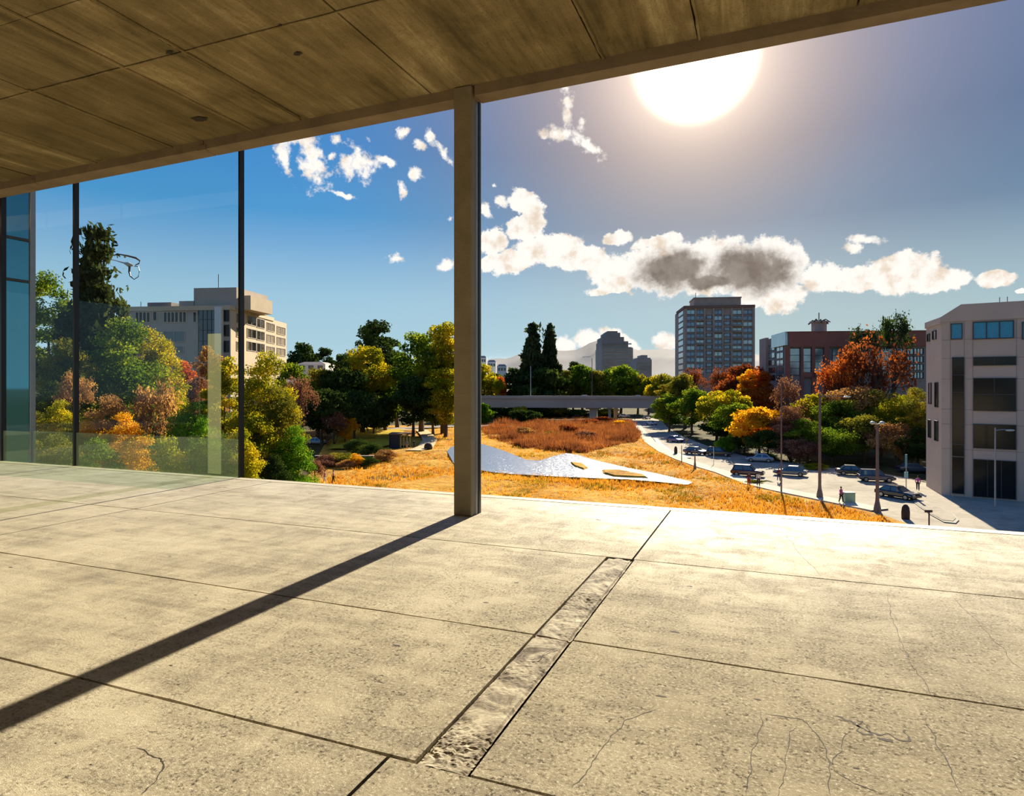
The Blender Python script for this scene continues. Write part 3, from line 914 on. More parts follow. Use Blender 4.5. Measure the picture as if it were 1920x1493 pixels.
pond = [(838, 846), (846, 838), (880, 833), (905, 833), (935, 842), (962, 852), (985, 862), (1010, 864), (1040, 855), (1062, 850), (1082, 853), (1120, 864), (1170, 876), (1230, 888), (1298, 904),
        (1290, 909), (1240, 904), (1180, 899), (1120, 897), (1050, 894), (960, 889), (920, 885), (890, 880), (862, 880), (850, 868)]
POND = flat('pond', pond, GZ + .46, M_WATER)
tag(POND, kind='structure')
for pts in ([(1068, 866), (1090, 868), (1104, 877), (1096, 880), (1076, 873)], [(1125, 880), (1160, 880), (1215, 891), (1222, 896), (1150, 893), (1128, 887)]):
    m = MB(); pp = [G(px, py, GZ + .6) for px, py in pts]
    cen = sum(pp, Vector()) / len(pp)
    m.prism([(p.x, p.y) for p in pp], GZ + .3, GZ + .68, [(cen.x + (p.x - cen.x) * .8, cen.y + (p.y - cen.y) * .8) for p in pp])
    tag(m.build('mud_bank', M_FIELD), 'low brown mud bank in the %s of the glittering water' % ('middle' if pts[0][0] < 1100 else 'right arm'), 'mud bank')

# grass and reeds nobody could count
def inside(p, pl):
    c = False; n = len(pl)
    for i in range(n):
        a, b = pl[i], pl[(i + 1) % n]
        if (a[1] > p[1]) != (b[1] > p[1]) and p[0] < (b[0] - a[0]) * (p[1] - a[1]) / (b[1] - a[1]) + a[0]:
            c = not c
    return c
def tufts(name, n, region, h, w, leaf, label, seed, z=GZ + .1, avoid=(), blades=5, clump=.0, hv=0.0):
    r = np.random.default_rng(seed)
    xs = [p[0] for p in region]; ys = [p[1] for p in region]
    c = []; nr = []; sz = []; rv = []
    verts = []; k = 0; tries = 0
    dlo = 1 / (max(ys) - HY); dhi = 1 / (min(ys) - HY)
    while k < n and tries < n * 30:
        tries += 1
        py = HY + 1 / (dlo + (dhi - dlo) * r.random() ** 1.25); px = r.uniform(min(xs), max(xs))
        if not inside((px, py), region) or any(inside((px, py), a) for a in avoid): continue
        p = G(px, py, z)
        if clump and noise.noise((p.x * .16, p.y * .16, seed)) < clump: continue
        k += 1
        hh = h * r.uniform(.5, 1.3); cr = r.random()
        if hv: hh *= max(.25, 1 + hv * noise.fractal((p.x * .12, p.y * .12, 2.0), .9, 2, 3))
        for b in range(blades):
            a = r.uniform(0, 6.283); bx = p.x + r.normal(0, w * .6); by = p.y + r.normal(0, w * .6)
            lx = r.normal(0, .3) * hh; ly = r.normal(0, .3) * hh
            ww = w * .22
            verts += [(bx - math.cos(a) * ww, by - math.sin(a) * ww, z), (bx + math.cos(a) * ww, by + math.sin(a) * ww, z), (bx + lx, by + ly, z + hh)]
            rv.append(cr * .7 + r.random() * .3)
    V = np.array(verts, dtype=np.float32); nf = len(V) // 3
    me = bpy.data.meshes.new(name)
    me.vertices.add(nf * 3); me.vertices.foreach_set('co', V.ravel())
    me.loops.add(nf * 3); me.loops.foreach_set('vertex_index', np.arange(nf * 3, dtype=np.int32))
    me.polygons.add(nf); me.polygons.foreach_set('loop_start', np.arange(0, nf * 3, 3, dtype=np.int32))
    me.update(calc_edges=True)
    at = me.attributes.new('rnd', 'FLOAT', 'FACE'); at.data.foreach_set('value', np.array(rv, dtype=np.float32))
    me.materials.append(LEAF[leaf])
    o = bpy.data.objects.new(name, me); COL.objects.link(o)
    return tag(o, label, name.replace('_', ' '), kind='stuff')
LEAF['straw'] = mat_leaf('straw_grass', [lin(166, 112, 42), lin(206, 152, 58), lin(230, 188, 92)], .35, .05)
LEAF['reed'] = mat_leaf('russet_reeds', [lin(104, 64, 46), lin(136, 84, 58), lin(178, 116, 70)], .35, .22)
LEAF['sedge'] = mat_leaf('green_sedge', [lin(92, 84, 34), lin(132, 118, 44), lin(168, 146, 56)], .4, .05)
FIELD_R = [(690, 802), (1180, 800), (1200, 815), (1214, 836), (1272, 868), (1350, 894), (1455, 928), (1530, 944), (1650, 970), (1700, 1000), (560, 1000), (600, 905), (700, 860), (770, 846), (820, 830)]
tufts('grass', 15000, FIELD_R, .42, .24, 'straw', 'dry golden grass covering the field around the pond', 3, avoid=[pond, [(750, 800), (812, 800), (815, 848), (750, 848)]])
tufts('sedge_grass', 3600, FIELD_R, .38, .3, 'sedge', 'greenish sedge growing in patches through the golden field', 4, avoid=[pond, [(750, 800), (812, 800), (815, 848), (750, 848)]], clump=.18)
tufts('reeds', 9000, [(900, 806), (935, 798), (1080, 790), (1182, 792), (1202, 818), (1190, 830), (1150, 838), (1100, 850), (1040, 846), (980, 842), (920, 824)], 1.35, .34, 'reed', 'russet reed bed in front of the bridge', 5, hv=1.1, clump=-.32)
tufts('bank_grass', 700, [(840, 890), (870, 884), (960, 892), (1120, 899), (1300, 911), (1310, 918), (1100, 908), (840, 898)], .45, .25, 'straw', 'rough fringe of grass along the near shore of the pond', 6)

# ------------------------------------------------------------------ trees and bushes
T_ = plant
# close to the terrace, behind the glass screen and right of it
T_(182, 46, 447, 270, 'fir', 'fir', 'tall ragged dark fir standing above all other trees at the left', bark=M_BARKD)
T_(88, 50, 505, 110, 'near', 'green', 'large dull green tree left of the tall fir')
T_(32, 52, 560, 70, 'near', 'green', 'green tree seen through the far left end of the glass')
T_(218, 44, 590, 150, 'near', 'green', 'broad green tree just below and right of the tall fir')
T_(286, 48, 612, 92, 'near', 'yg', 'yellow-green tree in front of the left building')
T_(120, 40, 632, 96, 'near', 'olive', 'olive green tree with yellow top left of the broad green tree')
T_(348, 62, 676, 62, 'fine', 'orange', 'small orange-red tree below the left building')
T_(366, 56, 706, 56, 'fine', 'mauve', 'small mauve-brown tree under the orange one', foot=.05)
T_(392, 66, 648, 56, 'fine', 'brown', 'golden-brown tree before the dark glazed bay of the left building')
T_(398, 50, 742, 70, 'fine', 'dark', 'dark green tree behind the bright green bush by the pale strip')
T_(140, 34, 690, 70, 'twig3', 'brown', 'thin pale brown tree at the glass below the olive tree', foot=.1)
T_(94, 34, 712, 60, 'near', 'dark', 'dark green bush at the left end of the glass', 'bush', 'bush', foot=.05)
T_(290, 33, 702, 110, 'twig3', 'brown', 'half bare pinkish-brown tree in the middle of the wide pane', foot=.06)
T_(200, 31, 738, 96, 'near', 'brown', 'tan leafed tree at the left of the wide pane', foot=.05)
T_(232, 29, 772, 80, 'near', 'gold', 'golden bush low in the wide pane', 'bush', 'bush', foot=.02)
T_(168, 30, 786, 70, 'near', 'gold', 'orange-gold bush just right of the second dark post', 'bush', 'bush', foot=.02)
T_(355, 31, 752, 86, 'near', 'lime', 'bright green bush right of the half bare tree', 'bush', 'bush', foot=.02)
T_(384, 30, 782, 60, 'near', 'lime', 'bright green bush beside the pale strip', 'bush', 'bush', foot=.02)
T_(112, 30, 748, 62, 'near', 'yg', 'yellow-green bush between the two left posts', 'bush', 'bush', foot=.02)
T_(64, 30, 770, 54, 'near', 'olive', 'olive bush behind the thin pale post', 'bush', 'bush', foot=.02)
T_(24, 30, 760, 56, 'near', 'gold', 'golden bush in the far left corner of the glass', 'bush', 'bush', foot=.02)
for px, Y, top, w, l, lab in [(40, 25, 808, 90, 'olive', 'low olive bush at the foot of the leftmost pane'), (110, 26, 812, 90, 'olive', 'low dull bush at the foot of the narrow pane'),
                              (185, 25, 818, 96, 'green', 'low green bush at the left foot of the wide pane'), (255, 26, 816, 96, 'gold', 'low golden bush at the foot of the wide pane'),
                              (322, 25, 815, 100, 'yg', 'low yellow-green bush at the foot of the wide pane'), (395, 26, 806, 90, 'green', 'low green bush at the foot of the pale strip'),
                              (450, 27, 800, 80, 'yg', 'low yellow-green bush behind the right glass post')]:
    T_(px, Y, top, w, 'near', l, lab, 'bush', 'bush', foot=.01)
T_(424, 45, 668, 70, 'fine', 'yg', 'yellow-green tree behind the right glass post')
T_(492, 36, 655, 104, 'near', 'yg', 'tall golden-green tree just right of the glass screen', foot=.1)
T_(520, 35, 722, 84, 'near', 'olive', 'lower olive half of foliage right of the glass screen', foot=.05)
T_(478, 33, 770, 90, 'near', 'yg', 'yellow-green bush right of the last glass post', 'bush', 'bush', foot=.03)
T_(549, 34, 797, 78, 'near', 'lime', 'vivid green bush at the floor edge right of the golden tree', 'bush', 'bush', foot=.01)
T_(520, 32, 850, 60, 'near', 'dark', 'dark green bush under the vivid green one', 'bush', 'bush', foot=.01)
T_(590, 80, 862, 46, 'twig2', 'mauve', 'bare mauve bush beside the two people at the floor edge', 'bush', 'bush', foot=.02)
# middle distance, behind the golden field left of the column
T_(572, 230, 643, 62, 'round', 'dark', 'dark far tree on the skyline right of the left building')
T_(608, 235, 652, 44, 'round', 'dark', 'small dark far tree on the skyline, second from the left building')
T_(640, 240, 664, 50, 'round', 'dark', 'dark far tree left of the big dark crown')
T_(552, 150, 680, 60, 'fine', 'green', 'green tree just right of the golden-green tree')
T_(562, 122, 705, 80, 'twig2', 'mauve', 'half bare brownish tree right of the golden-green tree')
T_(596, 160, 690, 60, 'fine', 'olive', 'olive tree below the small far trees')
T_(704, 200, 600, 82, 'fine', 'dark', 'tall dark green tree with rounded top left of the column')
T_(680, 170, 648, 84, 'fine', 'yg', 'yellow-topped green tree in front of the tall dark one')
T_(640, 160, 676, 80, 'fine', 'dark', 'dark green tree left of the yellow-topped one')
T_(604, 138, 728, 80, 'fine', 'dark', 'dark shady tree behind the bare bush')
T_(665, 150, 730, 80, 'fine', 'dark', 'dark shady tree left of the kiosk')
T_(722, 176, 690, 74, 'fine', 'green', 'green tree right of the yellow-topped one')
T_(745, 190, 668, 62, 'fine', 'dark', 'dark green tree between the two tallest crowns')
T_(790, 172, 622, 84, 'fine', 'green', 'tall green tree with ragged top near the column')
T_(832, 168, 604, 84, 'fine', 'yg', 'tall yellow-green tree touching the left edge of the column')
T_(775, 158, 705, 80, 'fine', 'dark', 'shady green tree behind the kiosk')
T_(835, 156, 690, 66, 'fine', 'yg', 'bright yellow-green tree low beside the column')
T_(812, 164, 720, 66, 'fine', 'dark', 'dark low crown left of the column')
T_(700, 166, 745, 70, 'round', 'dark', 'dark low crown behind the lawn')
T_(646, 140, 776, 46, 'fine', 'gold', 'small golden tree at the left of the lawn', foot=.15)
T_(626, 136, 770, 60, 'twig2', 'mauve', 'bare brown bush left of the small golden tree', 'bush', 'bush', foot=.02)
T_(668, 118, 822, 40, 'near', 'dark', 'dark hedge bush beside the kiosk', 'bush', 'bush', foot=.01)
T_(700, 113, 830, 50, 'near', 'dark', 'dark round bush left of the kiosk', 'bush', 'bush', foot=.01)
T_(640, 103, 848, 46, 'near', 'olive', 'olive bush on the dark bank', 'bush', 'bush', foot=.01)
T_(616, 101, 852, 44, 'near', 'mauve', 'mauve bush at the left end of the dark bank', 'bush', 'bush', foot=.01)
T_(690, 101, 856, 34, 'near', 'dark', 'dark bush on the dark bank right of the small golden one', 'bush', 'bush', foot=.01)
T_(650, 99, 862, 30, 'near', 'brown', 'tan bush at the front of the dark bank', 'bush', 'bush', foot=.01)
T_(668, 100, 850, 24, 'near', 'gold', 'small golden bush on the dark bank', 'bush', 'bush', foot=.01)
T_(720, 108, 842, 40, 'near', 'brown', 'brown bush at the foot of the kiosk', 'bush', 'bush', foot=.01)
# right of the column, beyond the bridge
T_(908, 250, 682, 56, 'fine', 'yg', 'yellow-green tree just right of the column')
T_(938, 262, 706, 20, 'round', 'orange', 'small bright orange tree above the bridge')
T_(925, 275, 700, 40, 'round', 'olive', 'olive tree behind the small orange one')
T_(999, 276, 613, 96, 'spire', 'fir', 'taller of the two dark pointed conifers', bark=M_BARKD, foot=.08)
T_(1030, 280, 616, 76, 'spire', 'fir', 'slimmer right one of the two dark pointed conifers', bark=M_BARKD, foot=.08)
T_(966, 282, 690, 46, 'round', 'dark', 'dark round tree at the left foot of the conifers')
T_(1010, 268, 690, 80, 'round', 'dark', 'dark mass of tree at the foot of the conifers')
for px, Y, top, w, l, lab in [(1058, 285, 694, 44, 'olive', 'olive tree right of the conifers above the bridge'), (1074, 300, 678, 30, 'dark', 'dark narrow tree above the bridge'),
                              (1092, 288, 682, 52, 'green', 'green tree above the bridge below the grey tower'), (1120, 284, 694, 46, 'olive', 'low olive tree left of the round green one'),
                              (1164, 290, 684, 70, 'green', 'wide round green tree above the bridge'), (1196, 286, 702, 44, 'olive', 'olive tree at the right end of the bridge'),
                              (1216, 280, 706, 40, 'yg', 'yellowish tree where the bridge meets the right trees')]:
    T_(px, Y, top, w, 'round', l, lab)
# shady planting under the bridge
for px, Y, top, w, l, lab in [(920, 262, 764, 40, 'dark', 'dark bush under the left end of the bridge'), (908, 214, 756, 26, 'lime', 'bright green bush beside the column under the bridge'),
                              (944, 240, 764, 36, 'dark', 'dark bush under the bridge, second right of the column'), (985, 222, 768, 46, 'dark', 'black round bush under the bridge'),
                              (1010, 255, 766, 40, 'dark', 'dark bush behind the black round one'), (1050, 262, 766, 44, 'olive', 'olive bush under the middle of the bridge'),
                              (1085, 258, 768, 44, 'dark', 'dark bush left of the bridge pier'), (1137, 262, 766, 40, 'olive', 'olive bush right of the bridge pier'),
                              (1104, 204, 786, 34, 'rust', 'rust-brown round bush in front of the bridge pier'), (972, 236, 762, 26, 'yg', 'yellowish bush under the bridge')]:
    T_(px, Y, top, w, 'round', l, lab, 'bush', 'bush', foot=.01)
for px, Y, top, w, l, lab in [(1130, 215, 781, 26, 'rust', 'small rusty bush at the right rear of the reed bed'), (1165, 196, 788, 24, 'gold', 'small golden bush at the right side of the reed bed'),
                              (1062, 172, 796, 30, 'rust', 'rusty bush in the middle of the reed bed'), (985, 160, 801, 26, 'brown', 'tan bush in the left half of the reed bed'),
                              (1100, 150, 808, 30, 'mauve', 'dull brown bush at the front of the reed bed'), (1030, 150, 809, 28, 'olive', 'olive bush at the front of the reed bed'),
                              (1180, 150, 811, 26, 'rust', 'rusty bush between the reed bed and the footpath')]:
    T_(px, Y, top, w, 'round', l, lab, 'bush', 'bush', foot=.01)
T_(940, 190, 795, 20, 'loose', 'orange', 'reddish bush at the left end of the reed bed', 'bush', 'bush', foot=.0)
# along the road on the right
R_ = [(1240, 235, 700, 50, 'fine', 'yg', 'yellow-green tree at the far left of the roadside row'), (1262, 215, 706, 46, 'fine', 'olive', 'olive roadside tree, second in the row from the bridge'),
      (1284, 190, 700, 56, 'fine', 'olive', 'olive tree below the left corner of the high-rise'), (1300, 230, 690, 60, 'twig2', 'rust', 'thin rusty tree below the middle of the high-rise'),
      (1350, 220, 688, 60, 'twig2', 'rust', 'rusty half bare tree below the right corner of the high-rise'), (1255, 178, 738, 54, 'fine', 'green', 'green roadside tree nearest the bend of the road'),
      (1298, 166, 728, 66, 'fine', 'green', 'green tree leaning over the parked cars'), (1344, 152, 732, 62, 'fine', 'yg', 'yellow-green tree behind the parked dark cars'),
      (1392, 190, 682, 76, 'fine', 'rust', 'rusty brown tree right of the high-rise'), (1424, 172, 694, 62, 'fine', 'orange', 'orange-brown tree below the glazed corner of the red building'),
      (1402, 172, 692, 34, 'fine', 'gold', 'golden treetop between the two rusty ones'), (1372, 146, 730, 60, 'fine', 'yg', 'yellow-green tree in the middle of the roadside row'),
      (1385, 128, 755, 70, 'fine', 'green', 'green tree left of the golden roadside tree'), (1424, 118, 762, 84, 'fine', 'gold', 'golden leafed tree above the dark red car'),
      (1352, 150, 785, 60, 'fine', 'dark', 'dark low crown behind the black car'), (1476, 122, 706, 60, 'twig2', 'mauve', 'reddish-brown bare tree behind the thin tall pole'),
      (1482, 112, 760, 60, 'near', 'mauve', 'reddish-brown bushy tree behind the thin tall pole'), (1524, 126, 738, 70, 'fine', 'yg', 'yellow-green tree behind the tall street lamp'),
      (1514, 108, 785, 66, 'near', 'green', 'green tree at the foot of the tall street lamp'), (1575, 118, 748, 80, 'near', 'green', 'green tree below the lamp arm'),
      (1640, 132, 612, 150, 'twig1', 'rust', 'large rusty open tree in front of the red building'), (1605, 136, 640, 110, 'twig3', 'rust', 'rusty spreading tree left of the large open one'),
      (1560, 134, 672, 70, 'twig2', 'orange', 'orange-red tree under the left windows of the red building'),
      (1676, 150, 578, 74, 'twig3', 'dark', 'tall wispy tree rising above the red building'), (1618, 152, 606, 62, 'twig3', 'fir', 'lower wispy tree rising above the red building'),
      (1600, 120, 722, 90, 'near', 'brown', 'brownish tree below the large rusty one'), (1655, 116, 730, 84, 'near', 'olive', 'olive tree behind the double-headed lamp'),
      (1688, 110, 738, 70, 'near', 'yg', 'yellow-green tree left of the grey office block'), (1722, 104, 726, 66, 'near', 'olive', 'olive tree touching the grey office block'),
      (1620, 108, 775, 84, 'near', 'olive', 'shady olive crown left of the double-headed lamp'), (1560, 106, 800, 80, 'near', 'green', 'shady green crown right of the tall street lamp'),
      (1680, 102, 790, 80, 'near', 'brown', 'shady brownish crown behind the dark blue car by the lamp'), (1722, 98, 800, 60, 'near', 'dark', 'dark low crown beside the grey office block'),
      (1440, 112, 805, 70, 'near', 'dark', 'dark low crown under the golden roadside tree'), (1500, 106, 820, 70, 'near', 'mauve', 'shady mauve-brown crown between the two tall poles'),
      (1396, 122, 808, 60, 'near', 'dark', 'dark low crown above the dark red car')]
for a in R_:
    T_(*a)
T_(1362, 122, 818, 34, 'near', 'lime', 'small vivid green bush by the black car', 'bush', 'bush', foot=.02)
T_(1530, 98, 868, 36, 'near', 'yg', 'low yellow-green bush at the kerb behind the tall street lamp', 'bush', 'bush', foot=.01)
T_(1440, 110, 850, 30, 'near', 'lime', 'small green bush under the golden roadside tree', 'bush', 'bush', foot=.01)
T_(1415, 84, 900, 26, 'loose', 'olive', 'small scrubby bush beside the walking pair', 'bush', 'bush', foot=.0)
T_(1440, 86, 902, 24, 'loose', 'dark', 'small dark scrubby bush right of the walking pair', 'bush', 'bush', foot=.0)

# ------------------------------------------------------------------ buildings
M_TAUPE = pmat('taupe_render', lin(190, 170, 154), .85, var=.06, scale=.4)
M_TAUPED = pmat('taupe_render_dark', lin(150, 136, 128), .85, var=.06, scale=.4)
M_TAN = pmat('tan_panels_lit', lin(206, 184, 152), .85, var=.07, scale=.4)
M_TANG = pmat('tan_panels_shaded', lin(180, 164, 148), .85, var=.07, scale=.4)  # greyer copy of the tan, putting the front's shade into the colour
M_TERRA = pmat('terracotta_cladding', lin(150, 92, 78), .8, var=.12, scale=.3)
M_BROWN = pmat('brown_brick', lin(172, 146, 132), .85, var=.12, scale=.3)
M_GREYC = pmat('grey_concrete', lin(146, 134, 130), .85, var=.1, scale=.1)
M_WIN = pmat('dark_window_glass', lin(26, 30, 32), .12, spec=.25)
M_TEAL = pmat('teal_window_glass', lin(40, 140, 170), .25, spec=.5, var=.1)
M_SILV = pmat('silver_glazing', lin(150, 168, 178), .15, metal=.6, var=.15, scale=.6)
M_BLUEW = pmat('bluish_window_glass', lin(120, 140, 160), .15, metal=.3, var=.35, scale=.25)
M_DGLAZ = pmat('dark_blue_glazing', lin(42, 52, 70), .1, spec=.9, var=.2, scale=.4)
M_WHITE = pmat('white_render', lin(222, 220, 214), .8)
M_MULL = pmat('window_bars', lin(56, 56, 60), .5)
M_BACKW = pmat('dark_curtain_wall', lin(70, 140, 165), .03, spec=1.0, metal=.75, var=.1, scale=.3)

class Face:
    """an upright wall plane from A to B; pixel boxes on it become windows"""
    def __init__(s, A, B):
        s.A = Vector((A.x, A.y)); s.B = Vector((B.x, B.y)); s.d = (s.B - s.A).normalized()
        n = Vector((s.d.y, -s.d.x))
        if n.dot(-(s.A + s.B) / 2) < 0: n = -n
        s.n = n
    def hit(s, px, py):
        r = RV.xy * ((px - HX) / F) + FV.xy
        # A + t d = k r
        den = r.x * s.d.y - r.y * s.d.x
        k = (s.A.x * s.d.y - s.A.y * s.d.x) / den
        q = r * k
        return (q - s.A).dot(s.d), EYE + (HY - py) / F * k
    def at(s, t, z, out=0.0):
        q = s.A + s.d * t + s.n * out
        return Vector((q.x, q.y, z))
    def slab(s, m, t0, t1, z0, z1, o0, o1):
        m.hexa([s.at(t0, z0, o0), s.at(t1, z0, o0), s.at(t1, z0, o1), s.at(t0, z0, o1), s.at(t0, z1, o0), s.at(t1, z1, o0), s.at(t1, z1, o1), s.at(t0, z1, o1)])
    def window(s, parent, t0, t1, z0, z1, glass, bars=0, frame=None, depth=.15, hbars=0, fw=.12, name='window'):
        t0, t1 = min(t0, t1), max(t0, t1); z0, z1 = min(z0, z1), max(z0, z1)
        m = MB(); s.slab(m, t0, t1, z0, z1, .02, .05)
        g = m.build(name, glass, parent)
        m = MB()
        for (a, b, c, d) in ((t0 - fw, t0, z0 - fw, z1 + fw), (t1, t1 + fw, z0 - fw, z1 + fw), (t0, t1, z1, z1 + fw), (t0, t1, z0 - fw, z0)):
            s.slab(m, a, b, c, d, 0.0, depth)
        for k in range(bars):
            x = t0 + (t1 - t0) * (k + 1) / (bars + 1); s.slab(m, x - fw / 2, x + fw / 2, z0, z1, .0, depth * .8)
        for k in range(hbars):
            x = z0 + (z1 - z0) * (k + 1) / (hbars + 1); s.slab(m, t0, t1, x - fw / 2, x + fw / 2, .0, depth * .8)
        m.build('window_frame', frame or M_MULL, g)
        return g
    def pwin(s, parent, x0, x1, y0, y1, glass, **k):
        cx = (x0 + x1) / 2; cy = (y0 + y1) / 2
        ta, _ = s.hit(x0, cy); tb, _ = s.hit(x1, cy); _, za = s.hit(cx, y0); _, zb = s.hit(cx, y1)
        return s.window(parent, ta, tb, za, zb, glass, **k)
def back(A, B, depth):
    d = (B - A).normalized(); n = Vector((-d.y, d.x, 0))
    if n.dot((A + B) / 2) < 0: n = -n
    return n * depth

# grey office block at the right edge
def office_block():
    A = P(1765, 75.2, GZ); B = P(2060, 67.5, GZ); C = P(1736.5, 81.8, GZ)
    rt = empty('office_building', A, 0, 'pinkish grey five-storey office block at the right edge beside the road', 'building')
    rt.location = (0, 0, 0)
    n = back(A, B, 24)
    D = B + n; E = A + n * 1.0
    top = ZA(604, 75.2)
    m = MB()
    m.prism([(A.x, A.y), (B.x, B.y), (D.x, D.y), (C.x + n.x * .8, C.y + n.y * .8), (C.x, C.y)], GZ, top)
    m.build('wall', M_TAUPE, rt)
    f = Face(A, B); g = Face(C, A)
    # parapet band, clipped at the corner
    t1, _ = f.hit(1802, 571); _, zt = f.hit(1802, 571)
    L = (B - A).length
    m = MB()
    pts = [(-.1, top), (L, top), (L, zt), (t1, zt), (-.1, top + .55)]
    a = [m.bm.verts.new(f.at(t, z, .12)) for t, z in pts]; b = [m.bm.verts.new(f.at(t, z, -.8)) for t, z in pts]
    m.bm.faces.new(a); m.bm.faces.new(b[::-1])
    for i in range(5): m.bm.faces.new((a[i], a[(i + 1) % 5], b[(i + 1) % 5], b[i]))
    m.build('parapet', M_TAUPE, rt)
    Lg = (A - C).length
    m = MB(); g.slab(m, -.1, Lg + .12, top - .2, top + .55, -.8, .14); m.build('parapet', M_TAUPE, rt)
    # roof slope behind the parapet
    m = MB(); q = [f.at(.2, top + .5, -.8), f.at(L, top + .5, -.8), f.at(L, zt + .1, -8), f.at(t1 + 1.0, zt + .1, -8), g.at(.5, top + .5, -.8)]
    m.quad([q[0], q[1], q[2], q[3]]); m.quad([q[0], q[3], q[4]]); m.build('roof', M_TAUPED, rt)
    f.pwin(rt, 1784, 1803, 608, 635, M_TEAL, fw=.08)
    f.pwin(rt, 1825.5, 1899, 604, 634, M_TEAL, bars=2, fw=.10)
    f.pwin(rt, 1826, 1904, 670, 684.5, M_WIN, bars=1, fw=.06)
    f.pwin(rt, 1826, 1904, 710, 770, M_WIN, bars=1, fw=.07, hbars=1)
    f.pwin(rt, 1826, 1904, 797, 841, M_WIN, bars=1, fw=.07)
    f.pwin(rt, 1826, 1904, 864, 933, M_WIN, bars=2, fw=.07)
    f.pwin(rt, 1786, 1807, 671, 832, M_WIN, hbars=4, fw=.06)
    f.pwin(rt, 1786, 1807, 834, 855, M_WIN, fw=.06)
    f.pwin(rt, 1786, 1807, 858, 925, M_WIN, fw=.06)
    f.pwin(rt, 1918, 1990, 604, 634, M_TEAL, bars=2, fw=.10)
    f.pwin(rt, 1936, 2010, 710, 770, M_WIN, bars=1, fw=.07)
    g.pwin(rt, 1740, 1744, 627, 640, M_WIN, fw=.06); g.pwin(rt, 1750, 1756, 621, 636, M_WIN, fw=.06)
    g.pwin(rt, 1754.5, 1759.5, 718, 763, M_WIN, fw=.06); g.pwin(rt, 1743, 1747, 719, 757, M_TAUPED, fw=.06)
    g.pwin(rt, 1742, 1746, 788, 820, M_WIN, fw=.06); g.pwin(rt, 1754, 1759.5, 790, 826, M_WIN, fw=.06)
    # panel joints
    m = MB()
    for py in (637, 672, 711, 768, 796, 843):
        _, z = f.hit(1800, py); f.slab(m, 0.0, L, z - .03, z + .03, .0, .012)
    for px in (1782, 1808, 1824, 1906):
        t, _ = f.hit(px, 700); f.slab(m, t - .03, t + .03, GZ, top, .0, .012)
    m.build('panel_joints', M_TAUPED, rt)
    m = MB()
    for px in (1878, 1893):
        q = f.at(f.hit(px, 575)[0], zt, -3); m.tube([q, q + Vector((0, 0, .9))], .04, 5)
    m.build('roof_pipe', M_MULL, rt)
office_block()

